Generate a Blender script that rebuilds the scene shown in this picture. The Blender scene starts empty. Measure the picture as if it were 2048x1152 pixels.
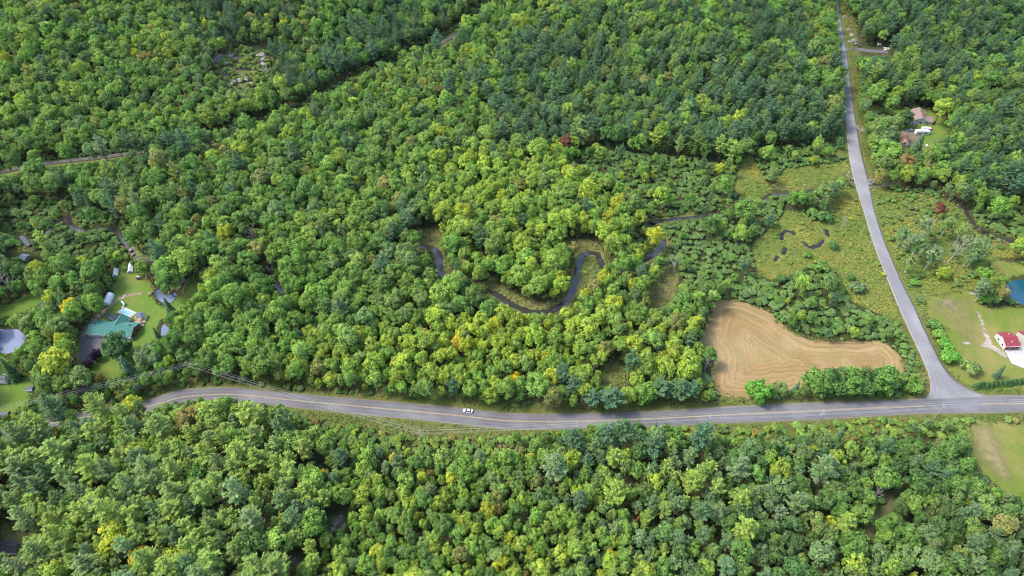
import bpy, math, random
import numpy as np
from mathutils import Vector, Matrix, geometry as mgeo
rng = np.random.default_rng(7); random.seed(7)
C = bpy.context.scene.collection
SC = bpy.context.scene

# ------------------------------------------------------------------ camera
F, CX, CY = 1366.0, 1024.0, 576.0          # photograph pixels (2048 x 1152)
HC, DEP = 270.0, math.radians(46.0)
cd = bpy.data.cameras.new('camera'); cam = bpy.data.objects.new('camera', cd); C.objects.link(cam)
cam.location = (0, 0, HC); cam.rotation_euler = (math.pi/2-DEP, 0, 0)
cd.sensor_width = 36; cd.lens = 36*F/2048; cd.clip_start = 1; cd.clip_end = 12000
SC.camera = cam
SC.cycles.filter_width = 1.0
SC.render.resolution_x = 1024; SC.render.resolution_y = 576

# ------------------------------------------------------------------ sky, sun, exposure
SUN_EL, SUN_AZ = math.radians(52), math.radians(-85)     # sun stands beyond the scene, to the left
SKY_STRENGTH, SUN_STRENGTH, EXPOSURE = 0.15, 1.5, 1.95
w = bpy.data.worlds.new('World'); SC.world = w; w.use_nodes = True
nt = w.node_tree; sky = nt.nodes.new('ShaderNodeTexSky'); sky.sky_type = 'NISHITA'; sky.sun_disc = False
sky.sun_elevation = SUN_EL; sky.sun_rotation = SUN_AZ; sky.dust_density = 2.0; sky.air_density = 1.0; sky.ozone_density = 1.0
nt.links.new(sky.outputs[0], nt.nodes['Background'].inputs[0]); nt.nodes['Background'].inputs[1].default_value = SKY_STRENGTH
sl = bpy.data.lights.new('sun', 'SUN'); sl.energy = SUN_STRENGTH; sl.angle = math.radians(14); sl.color = (1, .94, .82)
so = bpy.data.objects.new('sun', sl); C.objects.link(so); so.location = (-300, 300, 400)
sd_ = Vector((math.sin(SUN_AZ)*math.cos(SUN_EL), math.cos(SUN_AZ)*math.cos(SUN_EL), math.sin(SUN_EL)))
so.rotation_euler = (-sd_).to_track_quat('-Z', 'Y').to_euler()
SC.view_settings.view_transform = 'Standard'; SC.view_settings.look = 'None'
SC.view_settings.exposure = EXPOSURE; SC.view_settings.gamma = 1; SC.view_settings.use_curve_mapping = False

# ------------------------------------------------------------------ pixel <-> place
cD, sD = math.cos(DEP), math.sin(DEP)
def gplane(u, v, z=0.0):
    a = (np.asarray(u, float)-CX)/F; b = -(np.asarray(v, float)-CY)/F
    dx = a; dy = cD + b*sD; dz = -sD + b*cD
    t = (z-HC)/dz
    return t*dx, t*dy
def proj(x, y, z):
    zz = z-HC
    d = y*cD - zz*sD; up = y*sD + zz*cD
    return CX + F*x/d, CY - F*up/d, d
HILLS = []
for u, v, R, h in [(300, 60, 165, 20), (60, 20, 190, 16), (610, 15, 120, 14), (380, 1130, 66, 8), (1350, 50, 130, 12), (1930, 30, 95, 10), (850, -120, 120, 10)]:
    x, y = gplane(u, v); HILLS.append((float(x), float(y), R, h))
def terr(x, y):
    z = np.zeros_like(np.asarray(x, float))
    for hx, hy, R, h in HILLS:
        q = np.clip(1-((x-hx)**2+(y-hy)**2)/R**2, 0, None)
        z = z + h*q*q*(3-2*q)*0.9
    return z
def gp(u, v, h=0.0):
    """ground point under pixel; with h the point whose height above ground is h"""
    z = 0.0
    for _ in range(14):
        x, y = gplane(u, v, z+h); z = 0.5*z + 0.5*terr(x, y)
    return float(x), float(y)
def gpoly(P): return np.array([gp(u, v) for u, v in P])
def pip(x, y, poly):
    poly = np.asarray(poly, float); inside = np.zeros(np.shape(x), bool); n = len(poly)
    for i in range(n):
        x0, y0 = poly[i]; x1, y1 = poly[(i+1) % n]
        if y0 == y1: continue
        c = ((y0 > y) != (y1 > y)) & (x < (x1-x0)*(y-y0)/(y1-y0)+x0)
        inside ^= c
    return inside
def dseg(x, y, P, closed=False):
    P = np.asarray(P, float); d = np.full(np.shape(x), 1e9)
    n = len(P) if closed else len(P)-1
    for i in range(n):
        ax, ay = P[i]; bx, by = P[(i+1) % len(P)]
        vx, vy = bx-ax, by-ay; L = vx*vx+vy*vy+1e-9
        t = np.clip(((x-ax)*vx+(y-ay)*vy)/L, 0, 1)
        d = np.minimum(d, np.hypot(x-ax-t*vx, y-ay-t*vy))
    return d
def spline(P, step=3.0, closed=False):
    P = [np.array(p, float) for p in P]; out = []; n = len(P)
    rngi = range(n if closed else n-1)
    for i in rngi:
        p1, p2 = P[i], P[(i+1) % n]
        p0 = P[i-1] if (closed or i > 0) else 2*p1-p2
        p3 = P[(i+2) % n] if (closed or i+2 < n) else 2*p2-p1
        k = max(1, int(np.hypot(*(p2-p1))/step))
        for j in range(k):
            t = j/k
            out.append(.5*(2*p1+(p2-p0)*t+(2*p0-5*p1+4*p2-p3)*t*t+(3*p1-p0-3*p2+p3)*t**3))
    if not closed: out.append(P[-1])
    return np.array(out)

# ------------------------------------------------------------------ materials
def newmat(name):
    m = bpy.data.materials.new(name); m.use_nodes = True; n = m.node_tree.nodes
    return m, m.node_tree, n['Principled BSDF']
def setc(sock, c): sock.default_value = (*c, 1) if len(c) == 3 else c
def node(t, kind, **kw):
    nd = t.nodes.new(kind)
    for k, v in kw.items(): setattr(nd, k, v)
    return nd
HAZE = .000006
ALBEDO = .71     # all painted-in base colours below are scaled by this
def mixc(t, fac, a, b, blend='MIX'):
    m = node(t, 'ShaderNodeMix', data_type='RGBA', blend_type=blend)
    for s, v in ((m.inputs[0], fac), (m.inputs[6], a), (m.inputs[7], b)):
        if isinstance(v, bpy.types.NodeSocket): t.links.new(v, s)
        elif isinstance(v, (int, float)): s.default_value = v
        else: setc(s, v if blend == 'MULTIPLY' else tuple(q*ALBEDO for q in v))
    return m.outputs[2]
def ramp(t, fac, p0, p1, lin=True):
    r = node(t, 'ShaderNodeMapRange', clamp=True, interpolation_type='LINEAR' if lin else 'SMOOTHSTEP')
    t.links.new(fac, r.inputs[0]); r.inputs[1].default_value = p0; r.inputs[2].default_value = p1
    return r.outputs[0]
def noise(t, scale, detail=4, rough=.55, dist=0, vec=None):
    n = node(t, 'ShaderNodeTexNoise'); n.inputs['Scale'].default_value = scale; n.inputs['Detail'].default_value = detail
    n.inputs['Roughness'].default_value = rough; n.inputs['Distortion'].default_value = dist
    if vec is None: vec = node(t, 'ShaderNodeNewGeometry').outputs['Position']
    t.links.new(vec, n.inputs['Vector']); return n.outputs[0]
def math_(t, op, a, b=None):
    m = node(t, 'ShaderNodeMath', operation=op)
    for s, v in ((m.inputs[0], a), (m.inputs[1], b)):
        if v is None: continue
        if isinstance(v, bpy.types.NodeSocket): t.links.new(v, s)
        else: s.default_value = v
    return m.outputs[0]
def attr(t, name, typ='GEOMETRY'):
    return node(t, 'ShaderNodeAttribute', attribute_name=name, attribute_type=typ)
def bump(t, b, h, strength=.5, dist=.2):
    n = node(t, 'ShaderNodeBump'); n.inputs['Strength'].default_value = strength; n.inputs['Distance'].default_value = dist
    t.links.new(h, n.inputs['Height']); t.links.new(n.outputs[0], b.inputs['Normal'])
def flat(name, c, rough=.6, var=.18, scale=1.5, spec=.3, metal=0):
    m, t, b = newmat(name)
    lo = tuple(x*(1-var) for x in c); hi = tuple(min(1, x*(1+var)) for x in c)
    t.links.new(mixc(t, ramp(t, noise(t, scale), .3, .7), lo, hi), b.inputs['Base Color'])
    b.inputs['Roughness'].default_value = rough; b.inputs['Specular IOR Level'].default_value = spec; b.inputs['Metallic'].default_value = metal
    return m
def leafmat(name, transl=.34, rough=.75, spec=.1, vlo=.62, vhi=1.4):
    m, t, b = newmat(name)
    tint = attr(t, 'tint', 'INSTANCER').outputs['Color']; lv = attr(t, 'lv').outputs['Fac']
    s = node(t, 'ShaderNodeMapRange'); t.links.new(lv, s.inputs[0]); s.inputs[3].default_value = vlo; s.inputs[4].default_value = vhi
    tint2 = attr(t, 'tint2', 'INSTANCER').outputs['Color']; lb = attr(t, 'lb').outputs['Fac']
    c1 = mixc(t, 1.0, mixc(t, ramp(t, lb, .55, .8), tint, tint2), s.outputs[0], 'MULTIPLY')
    warm = mixc(t, 1.0, c1, (1.18, 1.06, .85), 'MULTIPLY')
    col = mixc(t, ramp(t, lv, .45, 1.0), c1, warm)
    t.links.new(col, b.inputs['Base Color']); b.inputs['Roughness'].default_value = rough; b.inputs['Specular IOR Level'].default_value = spec
    tr = node(t, 'ShaderNodeBsdfTranslucent'); t.links.new(mixc(t, 1.0, col, (1.1, 1.25, .6), 'MULTIPLY'), tr.inputs[0])
    mx = node(t, 'ShaderNodeMixShader'); mx.inputs[0].default_value = transl
    t.links.new(b.outputs[0], mx.inputs[1]); t.links.new(tr.outputs[0], mx.inputs[2])
    t.links.new(mx.outputs[0], t.nodes['Material Output'].inputs[0])
    return m
M = {}
M['leaf'] = leafmat('broad_leaf'); M['needle'] = leafmat('needle', .3, .7, .12, .6, 1.4)
M['bark'] = flat('bark', (.09, .075, .06), .9); M['pale_bark'] = flat('pale_bark', (.42, .40, .37), .8, .3, 3)
M['dead'] = flat('dead_wood', (.33, .30, .28), .9, .25, 2)
M['white'] = flat('white_paint', (.95, .95, .94), .5, .05); M['trim'] = flat('trim', (.85, .85, .85), .5, .06)
M['green_roof'] = flat('green_metal', (.065, .185, .16), .8, .12, .6, .1); M['brick'] = flat('red_siding', (.20, .07, .05), .8, .2, 3)
M['beige'] = flat('beige_siding', (.46, .44, .40), .7, .08); M['brown_roof'] = flat('brown_shingle', (.24, .17, .15), .85, .2, 2)
M['orange_roof'] = flat('orange_roof', (.46, .25, .12), .7, .2, 1.5); M['red_roof'] = flat('red_metal', (.25, .04, .05), .45, .15, .8)
M['dark_roof'] = flat('dark_shingle', (.085, .08, .095), .85, .25, 2); M['grey_roof'] = flat('grey_shingle', (.14, .14, .17), .8, .2, 2)
M['glass'] = flat('window_glass', (.02, .025, .03), .12, .1, 1, .6); M['deck'] = flat('deck_board', (.48, .36, .22), .8, .15, 2)
M['pool'] = flat('pool_water', (.20, .52, .72), .06, .06, .3, .5); M['blue_canvas'] = flat('blue_canvas', (.10, .13, .20), .8, .15)
M['tarp'] = flat('white_tarp', (.98, .98, .98), .6, .05, .8); M['car_white'] = flat('car_white', (.78, .79, .81), .25, .03, 1, .5)
M['tyre'] = flat('tyre', (.02, .02, .02), .85); M['car_dark'] = flat('car_dark', (.05, .06, .08), .3, .1, 1, .5)
M['car_blue'] = flat('car_blue', (.35, .42, .55), .3, .05, 1, .5); M['wood'] = flat('weathered_wood', (.30, .25, .20), .85, .25, 2)
M['pole_wood'] = flat('pole_wood', (.36, .33, .30), .85, .2, 2); M['steel'] = flat('galvanised', (.45, .46, .47), .5, .1, 2)
M['wire'] = flat('wire', (.42, .43, .43), .5, .05); M['rock'] = flat('granite', (.235, .205, .19), .9, .5, .5)
M['riprap'] = flat('riprap', (.20, .20, .22), .9, .4, .8); M['red'] = flat('red_plastic', (.5, .03, .05), .5); M['orange'] = flat('orange_plastic', (.7, .2, .02), .5)
M['teal'] = flat('teal_plastic', (.05, .35, .33), .5); M['concrete'] = flat('pale_concrete', (.42, .405, .39), .85, .06, .4)
M['yellow_paint'] = flat('yellow_paint', (.50, .36, .13), .7, .25, .8)

# ------------------------------------------------------------------ mesh helpers
def mesh(name, V, Fc, mat=None, smooth=False, fattr=None, vattr=None):
    me = bpy.data.meshes.new(name)
    V = np.asarray(V, np.float32)
    if isinstance(Fc, np.ndarray):
        k = Fc.shape[1]; n = len(Fc)
        me.vertices.add(len(V)); me.vertices.foreach_set('co', V.ravel())
        me.loops.add(n*k); me.loops.foreach_set('vertex_index', Fc.astype(np.int32).ravel())
        me.polygons.add(n); me.polygons.foreach_set('loop_start', np.arange(0, n*k, k, dtype=np.int32))
        me.update(calc_edges=True)
    else:
        me.from_pydata(V.tolist(), [], Fc); me.update()
    if smooth: me.polygons.foreach_set('use_smooth', np.ones(len(me.polygons), bool))
    for dom, A in (('FACE', fattr), ('POINT', vattr)):
        for k, a in (A or {}).items():
            a = np.asarray(a, np.float32)
            if a.ndim == 1:
                at = me.attributes.new(k, 'FLOAT', dom); at.data.foreach_set('value', a)
            else:
                at = me.attributes.new(k, 'FLOAT_VECTOR', dom); at.data.foreach_set('vector', a.ravel())
    if mat: me.materials.append(mat)
    return me
def link(name, me, parent=None, loc=None, rz=0):
    o = bpy.data.objects.new(name, me); C.objects.link(o)
    if parent: o.parent = parent
    if loc is not None: o.location = loc
    if rz: o.rotation_euler = (0, 0, rz)
    return o
def tag(o, label, cat, group=None):
    o['label'] = label; o['category'] = cat
    if group: o['group'] = group
    return o
def thing(name, label, cat, loc=(0, 0, 0), rz=0, group=None):
    return tag(link(name, None, None, loc, rz), label, cat, group)
def struct(o): o['kind'] = 'structure'; return o
class G:
    """collects boxes, prisms, tubes; builds one mesh"""
    def __init__(s): s.v = []; s.f = []
    def add(s, V, Fc):
        b = len(s.v); s.v += [tuple(map(float, p)) for p in V]; s.f += [tuple(i+b for i in f) for f in Fc]; return s
    def box(s, x0, x1, y0, y1, z0, z1):
        V = [(x, y, z) for z in (z0, z1) for y in (y0, y1) for x in (x0, x1)]
        return s.add(V, [(0, 2, 3, 1), (4, 5, 7, 6), (0, 1, 5, 4), (2, 6, 7, 3), (0, 4, 6, 2), (1, 3, 7, 5)])
    def prism(s, prof, a0, a1, axis='x'):
        n = len(prof)
        f = (lambda p, a: (a, p[0], p[1])) if axis == 'x' else (lambda p, a: (p[0], a, p[1])) if axis == 'y' else (lambda p, a: (p[0], p[1], a))
        V = [f(p, a) for a in (a0, a1) for p in prof]
        return s.add(V, [tuple(range(n)), tuple(range(2*n-1, n-1, -1))]+[(i, n+i, n+(i+1) % n, (i+1) % n) for i in range(n)])
    def tube(s, P, R, n=6):
        P = [Vector(p) for p in P]; R = R if hasattr(R, '__len__') else [R]*len(P); V = []
        for i, p in enumerate(P):
            d = (P[min(i+1, len(P)-1)]-P[max(i-1, 0)]).normalized()
            a = d.orthogonal().normalized(); b = d.cross(a)
            V += [p+(a*math.cos(2*math.pi*k/n)+b*math.sin(2*math.pi*k/n))*R[i] for k in range(n)]
        Fc = [(i*n+k, i*n+(k+1) % n, (i+1)*n+(k+1) % n, (i+1)*n+k) for i in range(len(P)-1) for k in range(n)]
        Fc += [tuple(range(n-1, -1, -1)), tuple((len(P)-1)*n+k for k in range(n))]
        return s.add(V, Fc)
    def slab(s, P, t=.12):
        """quad/polygon P thickened downwards"""
        P = [Vector(p) for p in P]; n = len(P); V = P+[p-Vector((0, 0, t)) for p in P]
        return s.add(V, [tuple(range(n)), tuple(range(2*n-1, n-1, -1))]+[(i, n+i, n+(i+1) % n, (i+1) % n) for i in range(n)])
    def o(s, name, mat, parent=None, loc=None, rz=0, smooth=False):
        me = mesh(name, s.v, s.f, M[mat] if isinstance(mat, str) else mat, smooth)
        return link(name, me, parent, loc, rz)

# ------------------------------------------------------------------ layout traced from the photograph (pixels)
CREEK = [[(40, 470), (66, 491), (100, 455), (134, 432), (137, 446), (165, 462), (205, 455), (235, 462), (248, 481), (259, 495), (271, 512), (295, 519), (306, 530), (318, 560), (316, 580), (326, 598), (344, 594), (361, 574), (365, 560), (378, 550), (392, 540), (427, 522), (470, 505), (510, 495), (545, 500), (535, 533), (536, 547), (559, 574), (562, 600), (590, 612), (640, 600), (680, 560), (720, 540), (763, 533), (800, 505), (829, 493), (854, 493), (873, 500), (878, 515), (880, 533), (885, 548), (910, 565), (940, 575), (972, 580), (992, 587), (1010, 600), (1031, 612), (1057, 621), (1085, 625), (1110, 619), (1128, 606), (1142, 588), (1149, 567), (1154, 543), (1159, 526), (1166, 508), (1180, 503), (1195, 506), (1201, 522), (1215, 540), (1250, 538), (1284, 521), (1305, 510), (1322, 495), (1326, 481), (1312, 462), (1301, 446), (1322, 441), (1350, 437), (1378, 434), (1420, 428), (1460, 420), (1500, 410), (1525, 399), (1542, 387), (1590, 388), (1626, 382), (1653, 375), (1674, 366), (1695, 361), (1720, 363), (1747, 368), (1778, 366), (1813, 369), (1845, 375), (1880, 380), (1920, 400), (1942, 438), (1960, 455), (1985, 470), (2048, 488), (2150, 500)]]
OXBOW = [[(1563, 477), (1565, 464), (1577, 462), (1590, 467)], [(1605, 482), (1619, 493), (1633, 492), (1648, 479)], [(1657, 472), (1654, 459)], [(1571, 494), (1567, 505)], [(1557, 511), (1551, 520)], [(135, 425), (140, 448)], [(310, 482), (318, 488)]]
PONDS = {'house_pond': [(312, 578), (309, 588), (315, 600), (328, 607), (344, 604), (352, 592), (345, 585), (330, 590), (320, 580)],
         'lawn_pond': [(319, 660), (323, 648), (331, 644), (338, 652), (339, 668), (331, 678), (322, 676)],
         'left_pond': [(-40, 670), (-10, 655), (14, 656), (35, 656), (53, 674), (40, 692), (21, 707), (-10, 705), (-40, 695)],
         'right_pond': [(2008, 575), (2020, 561), (2050, 557), (2085, 570), (2085, 596), (2052, 610), (2024, 597)]}
MAIN_UP = [(0, 864), (60, 846), (110, 833), (200, 819), (275, 806), (320, 794), (350, 783), (410, 777), (460, 776), (500, 779), (600, 789), (750, 802), (900, 815), (1024, 828), (1174, 828), (1324, 823), (1474, 814), (1624, 807), (1774, 802), (1869, 798), (1974, 793), (2048, 793), (2200, 792)]
MAIN_LO = [(30, 888), (90, 866), (135, 852), (215, 838), (292, 826), (335, 816), (360, 809), (420, 803), (465, 802), (525, 807), (625, 818), (790, 834), (912, 846), (1024, 857), (1174, 857), (1324, 851), (1474, 844), (1624, 838), (1774, 829), (1874, 825), (1985, 824), (2060, 822), (2215, 820)]
SIDE_L = [(1661, -70), (1666, -25), (1671, 7), (1673, 35), (1679, 90), (1683, 139), (1688, 194), (1692, 243), (1699, 312), (1709, 360), (1716, 385), (1730, 428), (1744, 477), (1765, 533), (1782, 574), (1799, 616), (1817, 656), (1838, 701), (1855, 741), (1862, 770), (1858, 790), (1838, 802), (1800, 806)]
SIDE_R = [(1666, -70), (1671, -25), (1676, 7), (1680, 35), (1690, 90), (1697, 139), (1703, 190), (1711, 243), (1722, 305), (1735, 357), (1741, 385), (1749, 424), (1765, 473), (1787, 527), (1806, 570), (1826, 610), (1845, 652), (1867, 697), (1886, 733), (1905, 757), (1930, 775), (1962, 788), (1995, 796)]
RAIL = [(-120, 362), (0, 345), (80, 329), (190, 317), (290, 304), (400, 291), (470, 268), (560, 240), (640, 205), (700, 172), (760, 150), (840, 112), (920, 64), (960, 30), (990, 0), (1020, -40)]
FIELD = [(1431, 602), (1449, 598), (1470, 599), (1497, 607), (1522, 618), (1546, 630), (1563, 647), (1584, 663), (1612, 677), (1647, 682), (1695, 684), (1730, 681), (1758, 682), (1775, 687), (1792, 703), (1805, 720), (1809, 738), (1806, 757), (1790, 770), (1700, 780), (1600, 788), (1520, 797), (1480, 797), (1448, 793), (1428, 778), (1421, 754), (1428, 727), (1428, 705), (1414, 694), (1393, 690), (1405, 668), (1417, 637), (1423, 616)]
LAWNS = {'house': [(228, 584), (222, 576), (230, 563), (225, 553), (235, 540), (246, 527), (258, 522), (270, 540), (282, 555), (303, 566), (307, 582), (304, 594), (316, 610), (332, 611), (344, 608), (357, 594), (376, 571), (389, 563), (405, 561), (401, 579), (381, 597), (368, 612), (350, 623), (334, 630), (325, 641), (316, 657), (318, 675), (306, 683), (288, 696), (269, 714), (267, 730), (246, 745), (230, 758), (209, 758), (186, 750), (176, 738), (157, 722), (156, 690), (165, 660), (188, 634), (204, 622), (213, 592)],
         'garage': [(1847, 597), (1874, 592), (1914, 585), (1939, 583), (1953, 592), (1962, 612), (1975, 616), (1995, 616), (2013, 611), (2050, 616), (2092, 602), (2094, 566), (2052, 551), (2018, 555), (2010, 551), (1992, 556), (1985, 545), (1980, 528), (1992, 521), (2048, 529), (2180, 545), (2200, 772), (2048, 780), (1975, 778), (1938, 770), (1905, 750), (1892, 735), (1905, 730), (1898, 690), (1882, 650), (1855, 632)],
         'top': [(1734, 214), (1749, 210), (1773, 215), (1795, 217), (1815, 220), (1830, 212), (1850, 220), (1880, 232), (1896, 250), (1897, 268), (1880, 285), (1870, 302), (1850, 304), (1835, 300), (1812, 300), (1795, 292), (1792, 262), (1798, 240), (1785, 229), (1768, 225), (1746, 227)],
         'corner': [(1940, 846), (1960, 842), (2048, 848), (2180, 856), (2200, 1020), (2048, 1000), (2004, 979), (1974, 954), (1950, 930), (1938, 890)],
         'left_upper': [(30, 604), (60, 585), (86, 590), (82, 605), (55, 622), (20, 634), (-40, 645), (-40, 622)],
         'left_lower': [(-40, 712), (10, 710), (22, 738), (55, 745), (75, 758), (62, 790), (36, 822), (-40, 845)]}
MARSH = [[(1570, 422), (1556, 449), (1515, 477), (1504, 495), (1515, 547), (1542, 560), (1591, 547), (1626, 525), (1650, 525), (1681, 550), (1702, 602), (1765, 630), (1798, 640), (1775, 570), (1745, 495), (1725, 435), (1708, 380), (1690, 375), (1660, 398), (1655, 440), (1625, 445), (1605, 422)],
         [(1475, 345), (1490, 308), (1502, 310), (1530, 360), (1545, 380), (1535, 394), (1490, 396), (1470, 380)],
         [(1545, 372), (1570, 338), (1640, 330), (1692, 320), (1703, 352), (1670, 362), (1630, 377), (1580, 383)],
         [(1742, 378), (1850, 388), (1900, 404), (1930, 425), (1945, 462), (1990, 482), (2048, 500), (2048, 516), (2000, 515), (1970, 522), (1975, 540), (1950, 580), (1912, 584), (1850, 594), (1842, 640), (1822, 600), (1780, 505), (1758, 440)]]
GLADES = [[(1125, 482), (1175, 476), (1205, 495), (1214, 535), (1190, 560), (1165, 575), (1158, 600), (1140, 616), (1100, 626), (1050, 630), (1005, 612), (968, 588), (962, 566), (985, 556), (1012, 580), (1050, 600), (1090, 606), (1120, 600), (1136, 570), (1143, 530), (1148, 505)],
          [(822, 488), (868, 478), (888, 495), (894, 548), (880, 560), (866, 520), (850, 502)], [(835, 455), (870, 458), (890, 468), (885, 480), (830, 484)],
          [(1278, 528), (1298, 505), (1315, 478), (1338, 476), (1342, 500), (1310, 524), (1290, 534)], [(1290, 446), (1330, 434), (1385, 426), (1400, 436), (1330, 449)],
          [(240, 475), (262, 486), (276, 503), (307, 512), (307, 530), (268, 522)], [(526, 522), (545, 515), (546, 555), (530, 552)], [(352, 580), (360, 548), (400, 525), (432, 510), (434, 524), (387, 556), (370, 588)],
          [(0, 336), (80, 322), (190, 311), (290, 299), (290, 308), (190, 324), (60, 337), (0, 360)], [(360, 298), (440, 279), (440, 287), (370, 303)], [(868, 92), (915, 55), (922, 63), (880, 99)],
          [(1296, 585), (1318, 545), (1345, 530), (1358, 550), (1350, 595), (1325, 625), (1298, 615)], [(1200, 735), (1232, 722), (1262, 745), (1250, 772), (1206, 772)],
          [(418, 140), (440, 112), (470, 96), (520, 90), (548, 115), (540, 160), (500, 178), (460, 178)], [(440, 30), (480, 20), (500, 60), (470, 90), (445, 80)],
          [(1815, 965), (1800, 985), (1780, 1030), (1745, 1060), (1752, 1090), (1725, 1080), (1735, 1035), (1770, 1005), (1800, 970)], [(658, 1032), (692, 1022), (694, 1056), (658, 1062)], [(572, 1114), (602, 1110), (604, 1136), (576, 1144)],
          [(125, 430), (140, 425), (145, 450), (132, 452)], [(302, 478), (322, 478), (322, 492), (305, 492)],
          [(0, 1040), (36, 1045), (50, 1075), (34, 1118), (0, 1120)], [(0, 496), (60, 496), (84, 510), (80, 524), (40, 524), (30, 515), (0, 520)],
          [(1688, 86), (1760, 92), (1790, 80), (1795, 106), (1750, 112), (1690, 106)], [(1688, 30), (1700, 25), (1722, 80), (1712, 92), (1692, 80)]]
ROADCLEAR = [[(275, 800), (320, 788), (350, 776), (410, 770), (460, 769), (500, 772), (600, 782), (750, 795), (900, 806), (1024, 816), (1174, 818), (1324, 812), (1474, 804), (1624, 798), (1774, 795), (1840, 790), (1858, 770), (1845, 735), (1810, 655), (1775, 575), (1757, 533), (1736, 481), (1722, 425), (1706, 375), (1696, 330), (1688, 280), (1686, 243), (1690, 215), (1706, 205), (1714, 230), (1722, 243), (1735, 300), (1748, 350), (1760, 424), (1800, 527), (1840, 610), (1862, 652), (1895, 722), (1920, 752), (1970, 780), (2060, 784), (2060, 832), (1960, 838), (1940, 836), (1774, 834), (1624, 845), (1474, 852), (1400, 845), (1330, 849), (1180, 851), (1130, 860), (1020, 868), (900, 870), (780, 866), (640, 838), (560, 815), (480, 804), (410, 797), (380, 800), (340, 806), (292, 822)],
             [(1671, 0), (1682, 0), (1704, 90), (1714, 150), (1720, 240), (1695, 240), (1693, 200), (1697, 165), (1685, 115), (1681, 80), (1674, 40)]]
VIS = [FIELD[:17]+[(1800, 745), (1620, 745), (1500, 790)]+FIELD[21:]] + [LAWNS['house'], LAWNS['garage'], LAWNS['top'], LAWNS['corner'], LAWNS['left_upper'], LAWNS['left_lower']] + MARSH + GLADES[:14]+GLADES[15:] + ROADCLEAR + [PONDS[k] for k in ('house_pond', 'lawn_pond', 'left_pond', 'right_pond')]
THICKET = [[(1130, 316), (1180, 292), (1300, 312), (1440, 325), (1478, 345), (1470, 385), (1530, 397), (1572, 390), (1575, 425), (1550, 452), (1510, 480), (1500, 547), (1430, 565), (1390, 545), (1350, 505), (1340, 440), (1290, 430), (1262, 375), (1200, 345)],
           [(1480, 560), (1560, 562), (1620, 530), (1690, 560), (1705, 605), (1800, 640), (1850, 755), (1858, 775), (1838, 795), (1815, 770), (1812, 725), (1790, 690), (1700, 680), (1610, 670), (1550, 625), (1440, 593)],
           [(0, 400), (130, 400), (240, 440), (300, 470), (300, 500), (240, 500), (180, 520), (80, 500), (0, 480)],
           [(1480, 300), (1690, 290), (1696, 325), (1640, 330), (1570, 336), (1540, 375), (1520, 340)],
           [(600, 830), (780, 866), (1020, 868), (1120, 862), (1120, 895), (960, 900), (760, 895), (640, 860)],
           [(1330, 852), (1870, 832), (1930, 845), (1920, 880), (1700, 870), (1400, 875)],
           [(1940, 430), (2048, 400), (2048, 492), (1985, 470)], [(1760, 370), (1890, 385), (1880, 410), (1790, 400)],
           [(1255, 480), (1290, 450), (1420, 440), (1440, 470), (1430, 560), (1350, 560), (1330, 500)],
           ]

creekg = [spline(gpoly(c), 2.5) for c in CREEK]; oxg = [spline(gpoly(c), 1.5) for c in OXBOW]
pondg = {k: spline(gpoly(p), 2, True) for k, p in PONDS.items()}
railg = spline(gpoly(RAIL), 6)
mainU, mainL = gpoly(MAIN_UP), gpoly(MAIN_LO); sideL, sideR = gpoly(SIDE_L), gpoly(SIDE_R)

# ------------------------------------------------------------------ ground
def axis(parts):
    a = []
    for s, e, d in parts: a += list(np.arange(s, e, d))
    return np.array(a+[parts[-1][1]])
gx = axis([(-5000, -900, 410), (-900, -340, 8), (-340, 148, 2), (148, 196, 1), (196, 400, 2), (400, 900, 8), (900, 5000, 410)])
gy = axis([(-1500, 60, 60), (60, 180, 4), (180, 288, 2), (288, 336, 1), (336, 480, 2), (480, 840, 6), (840, 6000, 430)])
X, Y = np.meshgrid(gx, gy); sh = X.shape; X = X.ravel(); Y = Y.ravel()
U, Vv, Dp = proj(X, Y, 0*X)
near = (X > -420) & (X < 420) & (Y > 60) & (Y < 700)
def sub(fn, default=1e3):
    r = np.full(X.shape, float(default)); r[near] = fn(X[near], Y[near]); return r
dc = sub(lambda x, y: np.minimum.reduce([dseg(x, y, c) for c in creekg]))
dox = sub(lambda x, y: np.minimum.reduce([dseg(x, y, c) for c in oxg]))
dpo = sub(lambda x, y: np.minimum.reduce([np.where(pip(x, y, p), -1, 1)*dseg(x, y, p, True) for p in pondg.values()]))
wob = 0.5*np.sin(X*.31+Y*.17)+.35*np.sin(X*.13-Y*.43+1)
def sm(a, b, x): t = np.clip((x-a)/(b-a), 0, 1); return t*t*(3-2*t)
Z = terr(X, Y)
cw = np.where(X < 40, np.clip(.46+(X+160)/200, .46, .80), np.clip(.80-(X-95)/60, .5, .80))
carve = np.maximum.reduce([1.5*(1-sm(.6, 3.6, dc/cw+wob*.6)), 1.1*(1-sm(.2, 1.9, dox+wob*.35+.55*np.sin(X*.9+Y*.35)*np.sin(Y*1.05-X*.4))), 1.5*(1-sm(-3, 1.2, dpo+wob*.3))])
Z = Z-carve+.10*np.sin(X*.21+1.3*np.sin(Y*.11))*np.sin(Y*.19)*near*(dc > 6)*0
def mask(polys, soft=3.0):
    def f(x, y):
        m = np.zeros(x.shape)
        for p in polys:
            g = gpoly(p); s = np.where(pip(x, y, g), -1, 1)*dseg(x, y, g, True)
            m = np.maximum(m, np.clip(.5-s/(2*soft), 0, 1))
        return m
    return sub(f, 0)
mm = mask(MARSH, 4); mg = mask(GLADES[:13], 4); mth = mask(THICKET, 4)
md = mask([GLADES[13], GLADES[14], GLADES[15], GLADES[16], GLADES[17], GLADES[20]], 4)
mv = np.maximum(sub(lambda x, y: np.clip(1.3-dseg(x, y, (mainU+mainL)/2)/17, 0, 1), 0), sub(lambda x, y: np.clip(1.25-dseg(x, y, (sideL+sideR)/2)/17, 0, 1), 0))
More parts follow.
